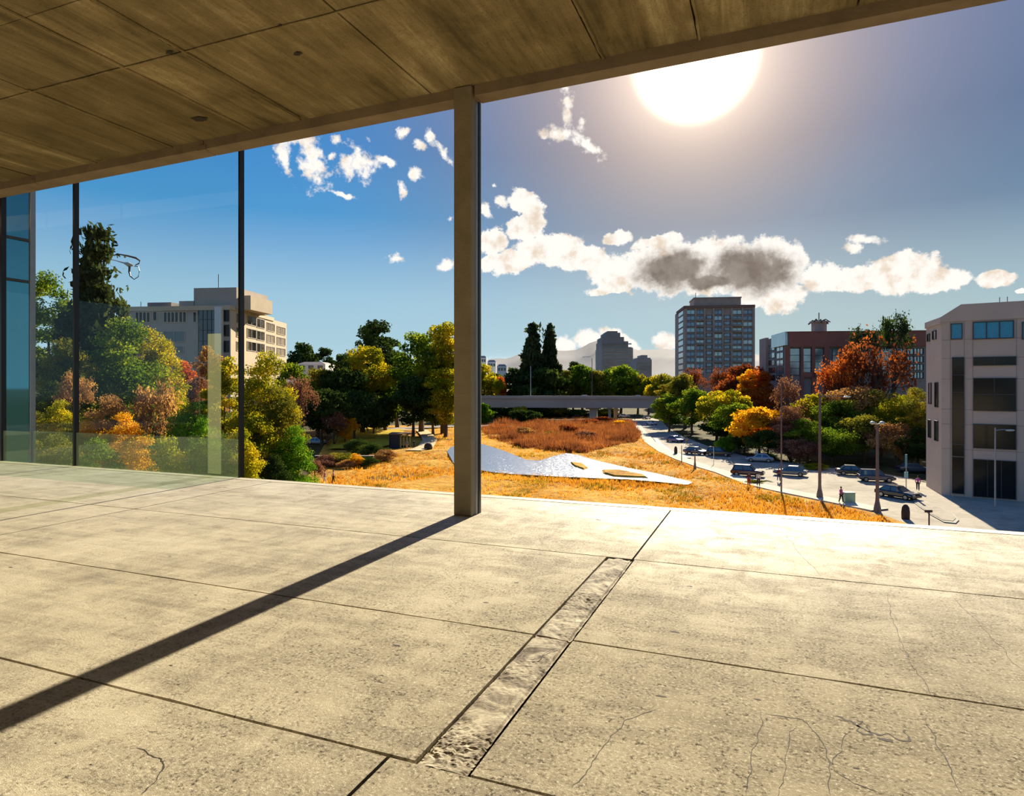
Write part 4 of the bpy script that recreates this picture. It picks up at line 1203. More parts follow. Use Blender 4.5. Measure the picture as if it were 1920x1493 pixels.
# tan block at the left
def left_block():
    Y0 = 140.0
    A = P(226, 143, GZ); C = P(432, Y0, GZ); E = P(537, 176, GZ)
    rt = empty('apartment_building', (0, 0, 0), 0, 'tan office block with dark glazed bay rising behind the left trees', 'building')
    zt = ZA(577, Y0)
    n = back(A, C, 26)
    m = MB(); m.prism([(A.x, A.y), (C.x, C.y), (E.x, E.y), (E.x * 1.14, E.y * 1.14), (A.x + n.x, A.y + n.y)], GZ, zt); m.build('wall', M_TANG, rt)
    f = Face(A, C); g = Face(C, E)
    Lg = (E - C).length; L = (C - A).length
    m = MB(); g.slab(m, 0, Lg, GZ, zt - .1, -.02, .05); m.build('side_wall', M_TAN, rt)  # lighter tan copy, sunlight on this side put into its colour
    m = MB(); f.slab(m, 0, L, zt - .5, zt + .5, -.4, .25); g.slab(m, 0, Lg * .72, zt - .4, zt + .5, -.4, .25); m.build('cornice', M_TAN, rt)
    # rooftop rooms
    def roofbox(x0, x1, y0, dep, nm, mt):
        t0, _ = f.hit(x0, 570); t1, _ = f.hit(x1, 570)
        k = (Y0 + dep * .5) / Y0
        m = MB(); f.slab(m, t0, t1, zt, ZA(y0, Y0 + 2), -2 - dep, -2); return m.build(nm, mt, rt)
    roofbox(353, 434, 539, 14, 'penthouse', M_TANG); roofbox(325, 355, 563, 8, 'penthouse', M_TANG); roofbox(265, 310, 565, 8, 'rooftop_room', M_GREYC)
    q = f.at(f.hit(452, 560)[0], zt, -8)
    m = MB(); f.slab(m, f.hit(434, 570)[0], f.hit(452, 570)[0], zt, ZA(552, Y0 + 2), -14, -4); m.build('penthouse', M_TAN, rt)
    for px, y in ((241, 562), (344, 540), (390, 512)):
        b = f.at(f.hit(px, 570)[0], zt, -4); m = MB(); m.tube([b, Vector((b.x, b.y, ZA(y, Y0 + 3)))], .07, 5); m.build('antenna', M_MULL, rt)
    # windows of the front
    for x0 in (255, 262, 269, 276, 308, 315, 322, 329, 337, 344, 363):
        f.pwin(rt, x0, x0 + 5.2, 586, 604, M_WIN, fw=.14, frame=M_TAN)
    f.pwin(rt, 288, 294, 585, 601, M_WIN, fw=.14, frame=M_TAN)
    for (x0, x1, y0, y1) in ((268, 292, 621, 640), (308, 346, 622, 641), (318, 344, 650, 662), (268, 292, 650, 662)):
        f.pwin(rt, x0, x1, y0, y1, M_DGLAZ, bars=1, fw=.14, frame=M_TANG)
    f.pwin(rt, 373, 405, 579, 680, M_DGLAZ, bars=3, hbars=4, fw=.10)
    t0, _ = f.hit(407, 600); t1, _ = f.hit(419, 600)
    m = MB(); f.slab(m, t0, t1, GZ, ZA(576, Y0), .0, 1.0); tag(m.build('pilaster', M_WHITE, rt), 'pale grey upright pilaster')
    f.pwin(rt, 421, 429, 582, 602, M_WIN, fw=.1); f.pwin(rt, 421, 429, 610, 630, M_WIN, fw=.1); f.pwin(rt, 421, 429, 640, 660, M_WIN, fw=.1)
    # side face rows
    for (x0, x1, y0, y1) in ((443, 453, 590, 608), (463, 479, 594, 612), (481, 495, 599, 617), (500, 514, 607, 623), (519, 534, 614, 629)):
        for r in range(3):
            k = 1 - .06 * r
            dy = (26, 24, 23, 22, 20)[(443, 463, 481, 500, 519).index(x0)] * r
            g.pwin(rt, x0, x1, y0 + dy, y0 + dy + (y1 - y0) * .86, M_WIN if not (x0 == 519 or (x0 == 500 and r)) else M_TANG, bars=1, fw=.16, frame=M_TANG)
left_block()

def generic_windows(f, parent, x0, x1, y0, y1, nx, ny, glass, wfrac=.6, hfrac=.6, frame=None, fw=.15, skip=(), bars=0, xs=None, name='window'):
    ta, _ = f.hit(x0, (y0 + y1) / 2); tb, _ = f.hit(x1, (y0 + y1) / 2)
    _, za = f.hit((x0 + x1) / 2, y0); _, zb = f.hit((x0 + x1) / 2, y1)
    for i in range(nx):
        for j in range(ny):
            if (i, j) in skip: continue
            cw = (tb - ta) / nx; ch = (zb - za) / ny
            t = ta + cw * (i + .5); z = za + ch * (j + .5)
            f.window(parent, t - cw * wfrac / 2, t + cw * wfrac / 2, z - abs(ch) * hfrac / 2, z + abs(ch) * hfrac / 2, glass, bars=bars, fw=fw, frame=frame, depth=.2, name=name)

def high_rise():
    Y = 420.0
    A = P(1284, Y, GZ); B = P(1415.5, Y - 6, GZ); C = P(1269.5, Y + 34, GZ)
    rt = empty('high_rise', (0, 0, 0), 0, 'brown high-rise block with rows of bluish windows under the big cloud', 'building')
    n = back(A, B, 40); zt = ZA(576, Y)
    m = MB(); m.prism([(A.x, A.y), (B.x, B.y), (B.x + n.x, B.y + n.y), (C.x + n.x * .3, C.y + n.y * .3), (C.x, C.y)], GZ, zt); m.build('wall', M_BROWN, rt)
    f = Face(A, B); g = Face(C, A)
    L = (B - A).length
    t0 = f.hit(1302, 580)[0]; t1 = f.hit(1390, 580)[0]
    m = MB(); f.slab(m, t0, t1, zt, ZA(559, Y), -22, -1); f.slab(m, t0 - .4, t1 + .4, ZA(560, Y), ZA(558, Y), -22.4, -.6); m.build('penthouse', M_BROWN, rt)
    m = MB()
    for x in (1286, 1304, 1321, 1338, 1355, 1372, 1392, 1412):
        t = f.hit(x, 600)[0]; f.slab(m, t - .6, t + .6, GZ, zt + .6, 0, .7)
    m.build('piers', M_BROWN, rt)
    m = MB(); f.slab(m, 0, L, zt - 1.0, zt + .8, 0, .9); g.slab(m, 0, (A - C).length, zt - 1, zt + .8, 0, .6); m.build('cornice', pmat('reddish_brown_band', lin(132, 98, 84), .8), rt)
    cols = [(1288, 1302), (1306, 1319), (1340, 1353), (1374, 1390), (1394, 1410)]
    for ci, (x0, x1) in enumerate(cols):
        for r in range(11):
            y0 = 582 + r * 11.2
            f.pwin(rt, x0, x1, y0, y0 + 7.0, M_BLUEW if (r + ci) % 3 else M_SILV, bars=1, fw=.25, depth=.3)
    for r in range(10):
        y0 = 592 + r * 11.2
        f.pwin(rt, 1325, 1334, y0, y0 + 5.5, M_BLUEW, fw=.25, depth=.3); f.pwin(rt, 1358, 1368, y0, y0 + 5.5, M_BLUEW, fw=.25, depth=.3)
    for r in range(11):
        y0 = 584 + r * 11.2
        g.pwin(rt, 1272, 1281, y0, y0 + 8, M_SILV, fw=.3)
    # balconies
    for (x0, x1, rows) in ((1305, 1320, (1, 2, 4, 5)), (1373, 1391, (1, 2, 3, 4, 6, 8)), (1338, 1354, (3, 6, 8))):
        for r in rows:
            a = f.hit(x0, 600)[0]; b = f.hit(x1, 600)[0]; z = f.hit(1340, 589.5 + r * 11.2)[1]
            m = MB(); f.slab(m, a, b, z - .3, z, 0, 1.9); f.slab(m, a, b, z, z + 1.0, 1.75, 1.9); m.build('balcony', M_GREYC, rt)
    b = f.at(f.hit(1306, 560)[0], ZA(558, Y), -4); m = MB(); m.tube([b, b + Vector((0, 0, 3.5))], .2, 5); m.build('antenna', M_MULL, rt)
high_rise()

def red_building():
    Y = 165.0
    A = P(1478, Y, GZ); B = P(1742, Y - 4, GZ); C = P(1429, Y + 26, GZ)
    rt = empty('office_building', (0, 0, 0), 0, 'terracotta banded office building behind the rusty trees', 'building')
    n = back(A, B, 34); zt = ZA(624, Y)
    m = MB(); m.prism([(A.x, A.y), (B.x, B.y), (B.x + n.x, B.y + n.y), (C.x * 1.2, C.y * 1.2), (C.x, C.y)], GZ, zt - .3); m.build('core_wall', M_GREYC, rt)
    f = Face(A, B); g = Face(C, A); L = (B - A).length; Lg = (A - C).length
    m = MB(); f.slab(m, 0, L, ZA(651, Y), zt, 0, .7); f.slab(m, -.2, L, zt, zt + .25, -.8, .8); m.build('terracotta_band', M_TERRA, rt)
    m = MB()
    for x0, x1 in ((1471, 1480), (1500, 1505), (1521, 1527), (1544, 1553), (1576, 1581), (1592, 1600)):
        a = f.hit(x0, 700)[0]; b = f.hit(x1, 700)[0]; f.slab(m, a, b, GZ, ZA(651, Y), 0, .7)
    f.slab(m, f.hit(1505, 700)[0], f.hit(1600, 700)[0], ZA(708, Y), ZA(698, Y), 0, .7)
    m.build('terracotta_piers', M_TERRA, rt)
    for x0, x1 in ((1481, 1499), (1506, 1520), (1528, 1543), (1561, 1575), (1577, 1591), (1602, 1624), (1627, 1650), (1653, 1674), (1677, 1700)):
        f.pwin(rt, x0, x1, 654, 703, M_SILV, hbars=3, fw=.12)
    for r in range(4):
        for x0, x1 in ((1692, 1712), (1713, 1730)):
            f.pwin(rt, x0 + .5, x1, 654 + r * 15, 664 + r * 15, M_SILV, bars=2, fw=.12, depth=.3)
    m = MB(); g.slab(m, 0, Lg * .28, GZ, ZA(634, Y + 20), 0, .8); m.build('end_wing', M_BROWN, rt)
    m = MB(); g.slab(m, Lg * .5, Lg, ZA(650, Y + 6), zt + .3, 0, .8); tag(m.build('glass_cornice', M_SILV, rt), 'silvery glazed corner band')
    for r in range(5):
        g.pwin(rt, 1441, 1453, 648 + r * 14, 657 + r * 14, M_WIN if r > 1 else M_SILV, bars=1, fw=.12)
        g.pwin(rt, 1456, 1469, 648 + r * 14, 658 + r * 14, M_SILV, bars=1, fw=.12)
    # turret with planting and mast
    c = f.at(f.hit(1546, 620)[0], zt, -4)
    r = 1.9
    m = MB(); m.tube([Vector((c.x, c.y, zt)), Vector((c.x, c.y, ZA(604, Y)))], [r, r], 10); m.tube([Vector((c.x, c.y, ZA(604, Y))), Vector((c.x, c.y, ZA(601, Y)))], [r * 1.25, r * 1.25], 10); m.build('turret', M_TAUPED, rt)
    m = MB(); m.tube([Vector((c.x, c.y, ZA(602, Y))), Vector((c.x, c.y, ZA(584, Y)))], .12, 5)
    for k in range(9):
        a = k * .7; m.tube([Vector((c.x, c.y, ZA(602, Y))), Vector((c.x + math.cos(a) * 1.6, c.y + math.sin(a) * 1.6, ZA(597 + k % 3, Y))), Vector((c.x + math.cos(a) * 2.7, c.y + math.sin(a) * 2.7, ZA(603 + k % 3 * 2, Y)))], .14, 5)
    m.build('roof_mast', M_BARK, rt)
red_building()

def far_tower(pts, Y, dep, nm, label, mt, rows):
    rt = empty(nm, (0, 0, 0), 0, label, 'building')
    m = MB(); k = dep
    for (x0, x1, top) in pts:
        A = P(x0, Y, GZ); B = P(x1, Y, GZ); n = back(A, B, k); k *= .9
        m.prism([(A.x, A.y), (B.x, B.y), (B.x + n.x, B.y + n.y), (A.x + n.x, A.y + n.y)], GZ, ZA(top, Y)); Y += .6
    m.build('wall', mt, rt)
    Y = rows[0]; f = Face(P(pts[0][0], Y - .7, GZ), P(pts[0][1] if len(pts) < 2 else max(p[1] for p in pts), Y - .7, GZ))
    for y in rows[1]:
        m = MB(); a = f.hit(rows[2][0], y)[0]; b = f.hit(rows[2][1], y)[0]; f.slab(m, a, b, ZA(y + 2.2, Y), ZA(y, Y), 0, .5); m.build('window_band', M_DGLAZ, rt)
    return rt
far_tower([(1128, 1187, 652), (1128, 1178, 640), (1129, 1170, 632), (1135, 1163, 624), (1139, 1158, 621)], 820, 60, 'office_tower', 'grey stepped tower against the mountains', M_GREYC, (820, [644 + 7 * k for k in range(8)], (1130, 1184)))
far_tower([(1193, 1222, 674), (1196, 1220, 671), (1203, 1214, 666)], 700, 30, 'office_tower', 'small dark tower with stepped top right of the grey tower', M_GREYC, (700, [679, 685, 691], (1195, 1220)))
for k, (x0, x1, top, Y, lab) in enumerate([(898, 912, 668, 420, 'pale house block nearest the column on the far hillside'), (914, 930, 676, 400, 'white house on the hillside left of the conifers'),
                                           (932, 950, 684, 380, 'low white house left of the conifers'), (556, 610, 680, 210, 'long pale roofed house among the trees right of the left building')]):
    rt = empty('house', (0, 0, 0), 0, lab, 'house')
    A = P(x0, Y, GZ); B = P(x1, Y, GZ); n = back(A, B, 12)
    m = MB(); m.prism([(A.x, A.y), (B.x, B.y), (B.x + n.x, B.y + n.y), (A.x + n.x, A.y + n.y)], GZ, ZA(top + 3, Y)); m.build('wall', M_WHITE, rt)
    m = MB(); c1 = (A + B) / 2 + n / 2; z0 = ZA(top + 3, Y); z1 = ZA(top, Y)
    m.prism([(A.x, A.y), (B.x, B.y), (B.x + n.x, B.y + n.y), (A.x + n.x, A.y + n.y)], z0, z1 + .3, [(A.x * .6 + c1.x * .4, A.y * .6 + c1.y * .4), (B.x * .6 + c1.x * .4, B.y * .6 + c1.y * .4), ((B + n).x * .6 + c1.x * .4, (B + n).y * .6 + c1.y * .4), ((A + n).x * .6 + c1.x * .4, (A + n).y * .6 + c1.y * .4)]); m.build('roof', M_GREYC, rt)
    generic_windows(Face(A, B), rt, x0 + 1, x1 - 1, top + 5, top + 12, 3, 1, M_DGLAZ, .4, .6)

# neighbouring dark glass wing seen through the left end of the screen
rt = empty('glass_wing', (0, 0, 0), 0, 'dark teal glass wing of the building beyond the leftmost pane', 'building')
m = MB(); m.box(-21, -16, 8.3, 9.76, GZ, 9.5); m.build('wall', M_BACKW, rt)
for z in (3.9, 4.86):
    m = MB(); m.box(-16.0, -15.96, 8.3, 9.77, z - .03, z + .03); m.build('transom', M_MULL, rt)
m = MB(); m.box(-16.02, -15.95, 9.70, 9.78, GZ, 9.5); m.build('edge_post', M_MULL, rt)

# ------------------------------------------------------------------ bridge
def bridge():
    rt = empty('bridge', (0, 0, 0), 0, 'long low concrete road bridge crossing behind the reed bed', 'bridge')
    Y = 238.0
    def X(px): return P(px, Y, 0)
    M_BR = pmat('bridge_concrete', lin(200, 180, 162), .85, var=.12, scale=.08)
    M_BRD = pmat('bridge_deck_top', lin(120, 112, 106), .9)
    A = P(600, Y + 14, 0); B = P(1300, Y - 8, 0)
    f = Face(A, B); L = (B - A).length
    m = MB(); f.slab(m, 0, L, -7.0, -3.6, -1, 0); f.slab(m, 0, L, -3.6, -2.5, -.35, .35); m.build('fascia', M_BR, rt)
    m = MB(); f.slab(m, 0, L, -5.2, -3.7, -12, -1.0); m.build('deck', M_BRD, rt)
    m = MB(); f.slab(m, 0, L, -3.6, -2.8, -12.3, -12); m.build('far_parapet', M_BR, rt)
    for px, w in ((1112, 14), (1143, 5)):
        t = f.hit(px, 780)[0]; hw = w * Y / F / 2
        m = MB(); f.slab(m, t - hw, t + hw, GZ, -6.9, -8, -1.5); f.slab(m, t - hw * 2, t + hw * 2, -7.5, -6.7, -8.5, -1.0); m.build('pier', M_BR, rt)
    for px in (1155, 960):
        t = f.hit(px, 780)[0]
        m = MB(); f.slab(m, t - .8, t + .8, GZ, -6.9, -11, -9); m.build('pier', M_BR, rt)
    return f
BF = bridge()

# ------------------------------------------------------------------ mountains and haze
def mountains(name, prof, Y, mt, seed, dep=900, amp=.16):
    m = MB(); g = []
    xs = [p[0] for p in prof]
    N = 160
    for j in range(9):
        row = []
        for i in range(N + 1):
            px = xs[0] + (xs[-1] - xs[0]) * i / N
            top = np.interp(px, xs, [p[1] for p in prof])
            H = ZA(top, Y) - GZ
            t = j / 4 if j <= 4 else (8 - j) / 4
            YY = Y - dep * (1 - j / 4) if j <= 4 else Y + dep * (j - 4) / 4
            h = H * (t ** 1.2) * (1 + (amp * noise.fractal((px * .02, j * .6, seed), .8, 2, 5) if 0 < j < 8 else 0) * (.25 if j == 4 else 1))
            row.append(m.bm.verts.new(P(px * (Y / YY) ** .0, YY, GZ - 3 + h)))
        g.append(row)
    for j in range(8):
        for i in range(N):
            m.bm.faces.new((g[j][i], g[j][i + 1], g[j + 1][i + 1], g[j + 1][i]))
    o = m.build(name, mt, smooth=True); tag(o, kind='structure'); return o
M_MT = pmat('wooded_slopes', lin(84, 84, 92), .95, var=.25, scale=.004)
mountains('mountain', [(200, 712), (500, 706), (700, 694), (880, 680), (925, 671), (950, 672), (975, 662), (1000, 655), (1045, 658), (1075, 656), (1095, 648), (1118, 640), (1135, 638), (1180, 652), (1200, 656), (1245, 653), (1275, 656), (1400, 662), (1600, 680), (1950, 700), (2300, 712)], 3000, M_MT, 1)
m = MB()
a = P(960, 330, 0); 
m.hexa([P(960, 330, -11) + RV * -1500, P(960, 330, -11) + RV * 1500, P(960, 3900, -11) + RV * 3500, P(960, 3900, -11) + RV * -3500,
        P(960, 330, 26) + RV * -1500, P(960, 330, 26) + RV * 1500, P(960, 3900, 170) + RV * 3500, P(960, 3900, 170) + RV * -3500])
hm = bpy.data.materials.new('thin_haze'); hm.use_nodes = True; hm.node_tree.nodes.clear()
HT = NT(hm.node_tree)
vs = HT.n('ShaderNodeVolumeScatter', {'Color': (.74, .82, 1, 1), 'Density': HAZE, 'Anisotropy': .35})
HT.n('ShaderNodeOutputMaterial', {'Volume': vs.outputs[0]})
if HAZE > 0:
    tag(m.build('haze', hm), 'pale haze lying between the town and the mountains', 'haze', kind='stuff')

# ------------------------------------------------------------------ cars
M_TYRE = pmat('tyre_rubber', lin(26, 25, 26), .85)
M_RIM = pmat('wheel_rim', lin(150, 152, 156), .3, metal=.8)
M_CGLASS = pmat('car_glass', lin(60, 76, 92), .06, spec=1.0)
M_LAMP = pmat('headlamp', lin(224, 226, 226), .15)
M_TAIL = pmat('tail_lamp', lin(150, 24, 24), .25)
def paint(nm, c): return pmat(nm, c, .22, metal=.35, coat=1.0)
PAINT = {'black': paint('black_paint', lin(26, 28, 36)), 'navy': paint('dark_blue_paint', lin(40, 50, 76)), 'grey': paint('grey_paint', lin(92, 100, 110)),
         'silver': paint('silver_paint', lin(170, 172, 178)), 'lilac': paint('lilac_paint', lin(96, 92, 136)), 'maroon': paint('dark_maroon_paint', lin(58, 26, 34)),
         'brown': paint('plum_paint', lin(84, 70, 86)), 'white': paint('white_paint', lin(224, 226, 232))}
def car(loc, head, color, label, group=None, suv=False, s=1.0):
    """head: heading angle of the car's nose"""
    rt = empty('car', loc, head, label, 'car', group)
    rt.scale = (s, s, s)
    hz = 1.62 if suv else 1.42; sill = .28; belt = .92 if suv else .84
    # body: lofted sections along x, narrower low and at the ends
    prof = [(-2.2, .45, .70), (-2.12, .32, .90), (-1.5, .26, .96), (-.6, .24, .94), (.7, .24, .94), (1.3, .25, .90), (1.9, .28, .80), (2.15, .34, .68), (2.22, .45, .60)]
    m = MB(); rings = []
    for x, zb, zt in prof:
        zt = zt * belt / .9; e = 1 - .12 * max(0, (abs(x) - 1.4)) ** 1.2
        w = .90 * e
        sec = [(-w * .92, zb), (-w, zb + .14), (-w, zt - .14), (-w * .90, zt), (w * .90, zt), (w, zt - .14), (w, zb + .14), (w * .92, zb)]
        rings.append([m.bm.verts.new((x, y, z)) for y, z in sec])
    for a, b in zip(rings[:-1], rings[1:]):
        for k in range(8): m.bm.faces.new((a[k], a[(k + 1) % 8], b[(k + 1) % 8], b[k]))
    m.bm.faces.new(rings[0][::-1]); m.bm.faces.new(rings[-1])
    # cabin shell
    x0, x1, x2, x3 = (-2.05, -1.75, .35, 1.1) if suv else (-1.85, -1.05, .25, 1.15)
    def cab(mm, inset, z0, z1, sh=0.0):
        b = [(x0 + sh, -.82 + inset), (x3 - sh, -.80 + inset), (x3 - sh, .80 - inset), (x0 + sh, .82 - inset)]
        t = [(x1 + sh, -.64 + inset), (x2 - sh, -.64 + inset), (x2 - sh, .64 - inset), (x1 + sh, .64 - inset)]
        mm.prism(b, z0, z1, t)
    cab(m, 0, belt - .05, hz)
    m.build('body', PAINT[color], rt, bevel=.03)
    def lerp(a, b, t): return a + (b - a) * t
    g = MB()
    for sy in (-1, 1):       # side glass
        for a, b in ((.10, .47), (.53, .90)):
            q = []
            for (tt, zz) in ((a, .12), (b, .12), (b, .84), (a, .84)):
                xb = lerp(x0, x3, tt); xt = lerp(x1, x2, tt); x = lerp(xb, xt, zz); y = lerp(.815, .64, zz) + .012
                q.append((x, sy * y, lerp(belt - .05, hz, zz)))
            g.quad(q)
    for (xb, xt, sg) in ((x3, x2, 1), (x0, x1, -1)):
        q = []
        for yy, zz in ((-.9, .15), (.9, .15), (.9, .88), (-.9, .88)):
            q.append((lerp(xb, xt, zz) + sg * .014, yy * lerp(.80, .64, zz), lerp(belt - .05, hz, zz)))
        g.quad(q)
    g.build('windows', M_CGLASS, rt)
    for x in (-1.38, 1.38):
        for sy in (-1, 1):
            w = MB(); w.tube([(x, sy * .72, .33), (x, sy * .91, .33)], .33, 16); wo = w.build('wheel', M_TYRE, rt)
            w = MB(); w.tube([(x, sy * .90, .33), (x, sy * .925, .33)], .20, 12); w.build('rim', M_RIM, wo)
    for sy in (-1, 1):
        w = MB(); w.box(2.12, 2.235, sy * .62 - .16, sy * .62 + .16, .58, .70); w.build('headlamp', M_LAMP, rt, bevel=.02)
        w = MB(); w.box(-2.23, -2.14, sy * .66 - .14, sy * .66 + .14, .66, .80); w.build('tail_lamp', M_TAIL, rt, bevel=.02)
    return rt
RZ = GZ + .07
def gcar(px, py, ang, color, label, **k):
    """ang: 0 = nose to the right of the view, 90 = nose away"""
    p = G(px, py, RZ); car(p, YAW + math.radians(ang), color, label, **k)
gcar(1265, 829, -60, 'lilac', 'lilac car parked farthest along the road bend')
gcar(1304, 852, -50, 'brown', 'plum brown car parked between the lilac and the black one')
gcar(1348, 855, -30, 'black', 'black car parked under the small vivid green bush', suv=True)
gcar(1402, 893, -28, 'maroon', 'dark maroon car driving beside the walking pair', suv=True)
gcar(1482, 892, 150, 'grey', 'small grey car behind the thin tall pole')
gcar(1600, 891, -20, 'black', 'black car left of the larger dark car behind the double-headed lamp')
gcar(1642, 903, -15, 'navy', 'dark blue car parked behind the double-headed lamp', suv=True)
gcar(1683, 934, -62, 'black', 'dark car driving towards the viewer near the grey office block')
gcar(1714, 886, -10, 'grey', 'dull grey car half hidden by the corner of the grey office block')
gcar(1424, 866, 160, 'silver', 'silver car in tree shade behind the dark maroon one')
gcar(1222, 797, -70, 'white', 'white car far down the road under the bridge')
gcar(1212, 786, -80, 'silver', 'silver car farthest down the road beyond the bridge')
gcar(1170, 783, 0, 'white', 'white car under the right end of the bridge')
gcar(1083, 784, 0, 'maroon', 'dark red car behind the bridge pier')
gcar(596, 833, -10, 'silver', 'silver car glimpsed left of the lawn')
for px, c, lab in ((1097, 'white', 'white car on the bridge right of its lamp post'), (1199, 'silver', 'silver car on the bridge near its right end')):
    t = BF.hit(px, 740)[0]; q = BF.at(t, -3.7, -4); d = BF.d
    car(q, math.atan2(d.y, d.x), c, lab, s=1.05)
    
# ------------------------------------------------------------------ lamps, poles and street furniture
M_POLE = pmat('grey_brown_pole', lin(112, 96, 92), .6, metal=.2, var=.1)
M_POLEL = pmat('pale_pole', lin(206, 208, 206), .5)
M_LHEAD = pmat('lamp_head', lin(198, 200, 192), .4)
def lamp(px, Y, top, r, label, arm=None, twin=False, z=GZ, mt=None, name='street_lamp', foot=True):
    q = P(px, Y, z); rt = empty(name, q, YAW, label, 'street lamp')
    H = ZA(top, Y) - z
    m = MB(); m.lathe([(r * 2.2, 0), (r * 2.0, .5), (r * 1.15, 1.2), (r, 1.6), (r * .75, H)] if foot else [(r, 0), (r * .7, H)], 10); m.build('pole', mt or M_POLE, rt, smooth=False)
    if arm:
        dx, dz = arm
        m = MB(); m.tube([(0, 0, H - .3), (dx * .35, 0, H + dz * .75 - .3), (dx * .7, 0, H + dz - .3), (dx, 0, H + dz - .35)], [.07, .06, .055, .05], 6); m.build('arm', mt or M_POLE, rt)
        m = MB(); m.ball((dx * 1.1, 0, H + dz - .38), .5, 2, (1.0, .35, .22)); m.build('lamp_head', M_LHEAD, rt, smooth=True)
    if twin:
        for s in (-1, 1):
            m = MB(); m.tube([(0, 0, H - .1), (s * .35, 0, H + .1)], .05, 6); m.ball((s * .48, 0, H + .1), .28, 2, (1, .8, .6)); m.build('lamp_head', M_LHEAD, rt, smooth=True)
    return rt
lamp(1537, 73, 738, .17, 'tall street lamp with a curved arm reaching right at the edge of the field', arm=(2.8, .0))
lamp(1645, 65, 795, .17, 'street lamp with twin white heads beside the field corner', twin=True)
lamp(1465, 77, 712, .10, 'thin tall brown pole between field and road', name='pole', foot=False)
lamp(1866, 66, 802, .09, 'slender grey lamp post in front of the office block with a short arm', arm=(1.4, .1), foot=False, mt=M_STEEL)
lamp(1303, 98, 843, .10, 'short dark post by the footpath, larger of the pair at the bend')
lamp(1278, 106, 835, .08, 'short thin post by the footpath at the bend', foot=False)
lamp(1338, 104, 838, .05, 'white thin post by the parked black car', foot=False, mt=M_POLEL)
for px, top, lab in ((995, 687, 'white lamp post on the bridge by the conifers'), (1110, 672, 'grey lamp post on the bridge below the grey tower')):
    t = BF.hit(px, 740)[0]; q = BF.at(t, -3.0, -.2)
    Y = q.dot(FV)
    lamp(px, Y, top, .16, lab, foot=False, z=-2.6, mt=M_POLEL if px < 1000 else M_POLE)
# curly lamp head beside the tall fir
q = P(186, 50, GZ); rt = empty('street_lamp', q, YAW, 'odd curly-armed lamp sticking out right of the tall fir', 'street lamp')
H = ZA(489, 50) - GZ; kx = 50 / F
m = MB(); m.lathe([(.10, 0), (.07, H)], 8); m.build('pole', M_POLE, rt)
m = MB(); m.tube([(0, 0, H - .2)] + [((x - 186) * kx, 0, H + (489 - y) * kx) for x, y in ((203, 485), (212, 479), (224, 477), (240, 480), (255, 484), (262, 489), (261, 494), (254, 497))], [.05, .05, .045, .05, .07, .08, .06, .05, .04], 7); m.build('arm', M_POLE, rt)
m = MB(); m.tube([((x - 186) * kx, 0, H + (489 - y) * kx) for x, y in ((205, 486), (218, 489), (232, 493), (241, 496), (250, 498))], [.03, .035, .06, .20, .05], 7); tag(m.build('lamp_head', M_LHEAD, rt), 'pale lamp head')
m = MB(); m.tube([((x - 186) * kx, .02, H + (489 - y) * kx) for x, y in ((243, 497), (242, 510), (244, 518), (251, 524), (259, 519), (261, 508), (259, 500), (252, 499))], [.09, .07, .05, .03, .03, .03, .03, .04], 6); tag(m.build('wire_loop', M_FRAME, rt), 'thin loop hanging under the lamp head')

def sign_post():
    q = G(1699, 926); rt = empty('sign_post', q, YAW, 'thin teal sign post beside the dark car near the office block', 'sign')
    m = MB(); m.tube([(0, 0, 0), (0, 0, 4.6)], .05, 6); m.build('pole', M_STEEL, rt)
    m = MB(); m.box(-.12, .12, -.03, .03, 3.2, 4.7); tag(m.build('upper_sign', pmat('teal_sign', lin(96, 150, 156), .5), rt), 'narrow teal plate')
    m = MB(); m.box(-.22, .22, -.03, .03, 1.9, 2.6); tag(m.build('lower_sign', pmat('pale_teal_sign', lin(150, 196, 200), .5), rt), 'small pale plate')
sign_post()
q = G(1592, 945); rt = empty('utility_cabinet', q, YAW, 'pale green utility cabinet at the roadside between the two big lamps', 'utility cabinet')
m = MB(); m.box(-.55, .55, -.3, .3, 0, 1.2); m.build('cabinet_body', pmat('pale_green_paint', lin(134, 166, 138), .6), rt, bevel=.04)
m = MB(); m.box(-.58, .58, -.33, .33, 1.2, 1.28); m.build('lid', pmat('green_lid', lin(98, 124, 104), .6), rt)
for px, py, h, r, lab in ((1698, 975, 1.5, .35, 'dark rounded bollard at the corner of the field'), (803, 846, 1.6, .8, 'dark rounded bin on the dusty path right of the kiosk'), (1267, 853, 1.6, .3, 'dark stub of a bollard on the footpath at the bend'), (1580, 997, 1.0, .3, 'x')):
    if lab == 'x': continue
    q = G(px, py); rt = empty('bollard' if 'bollard' in lab else 'bin', q, YAW, lab, 'bollard' if 'bollard' in lab else 'bin')
    m = MB(); m.lathe([(r, 0), (r * 1.05, h * .5), (r * .9, h * .8), (r * .5, h * .96), (.02, h)], 12); m.build('post_body', M_DARK, rt, smooth=True)
    m = MB(); m.lathe([(r * 1.2, 0), (r * 1.2, .08)], 12); m.build('foot_plate', M_GREYC, rt)
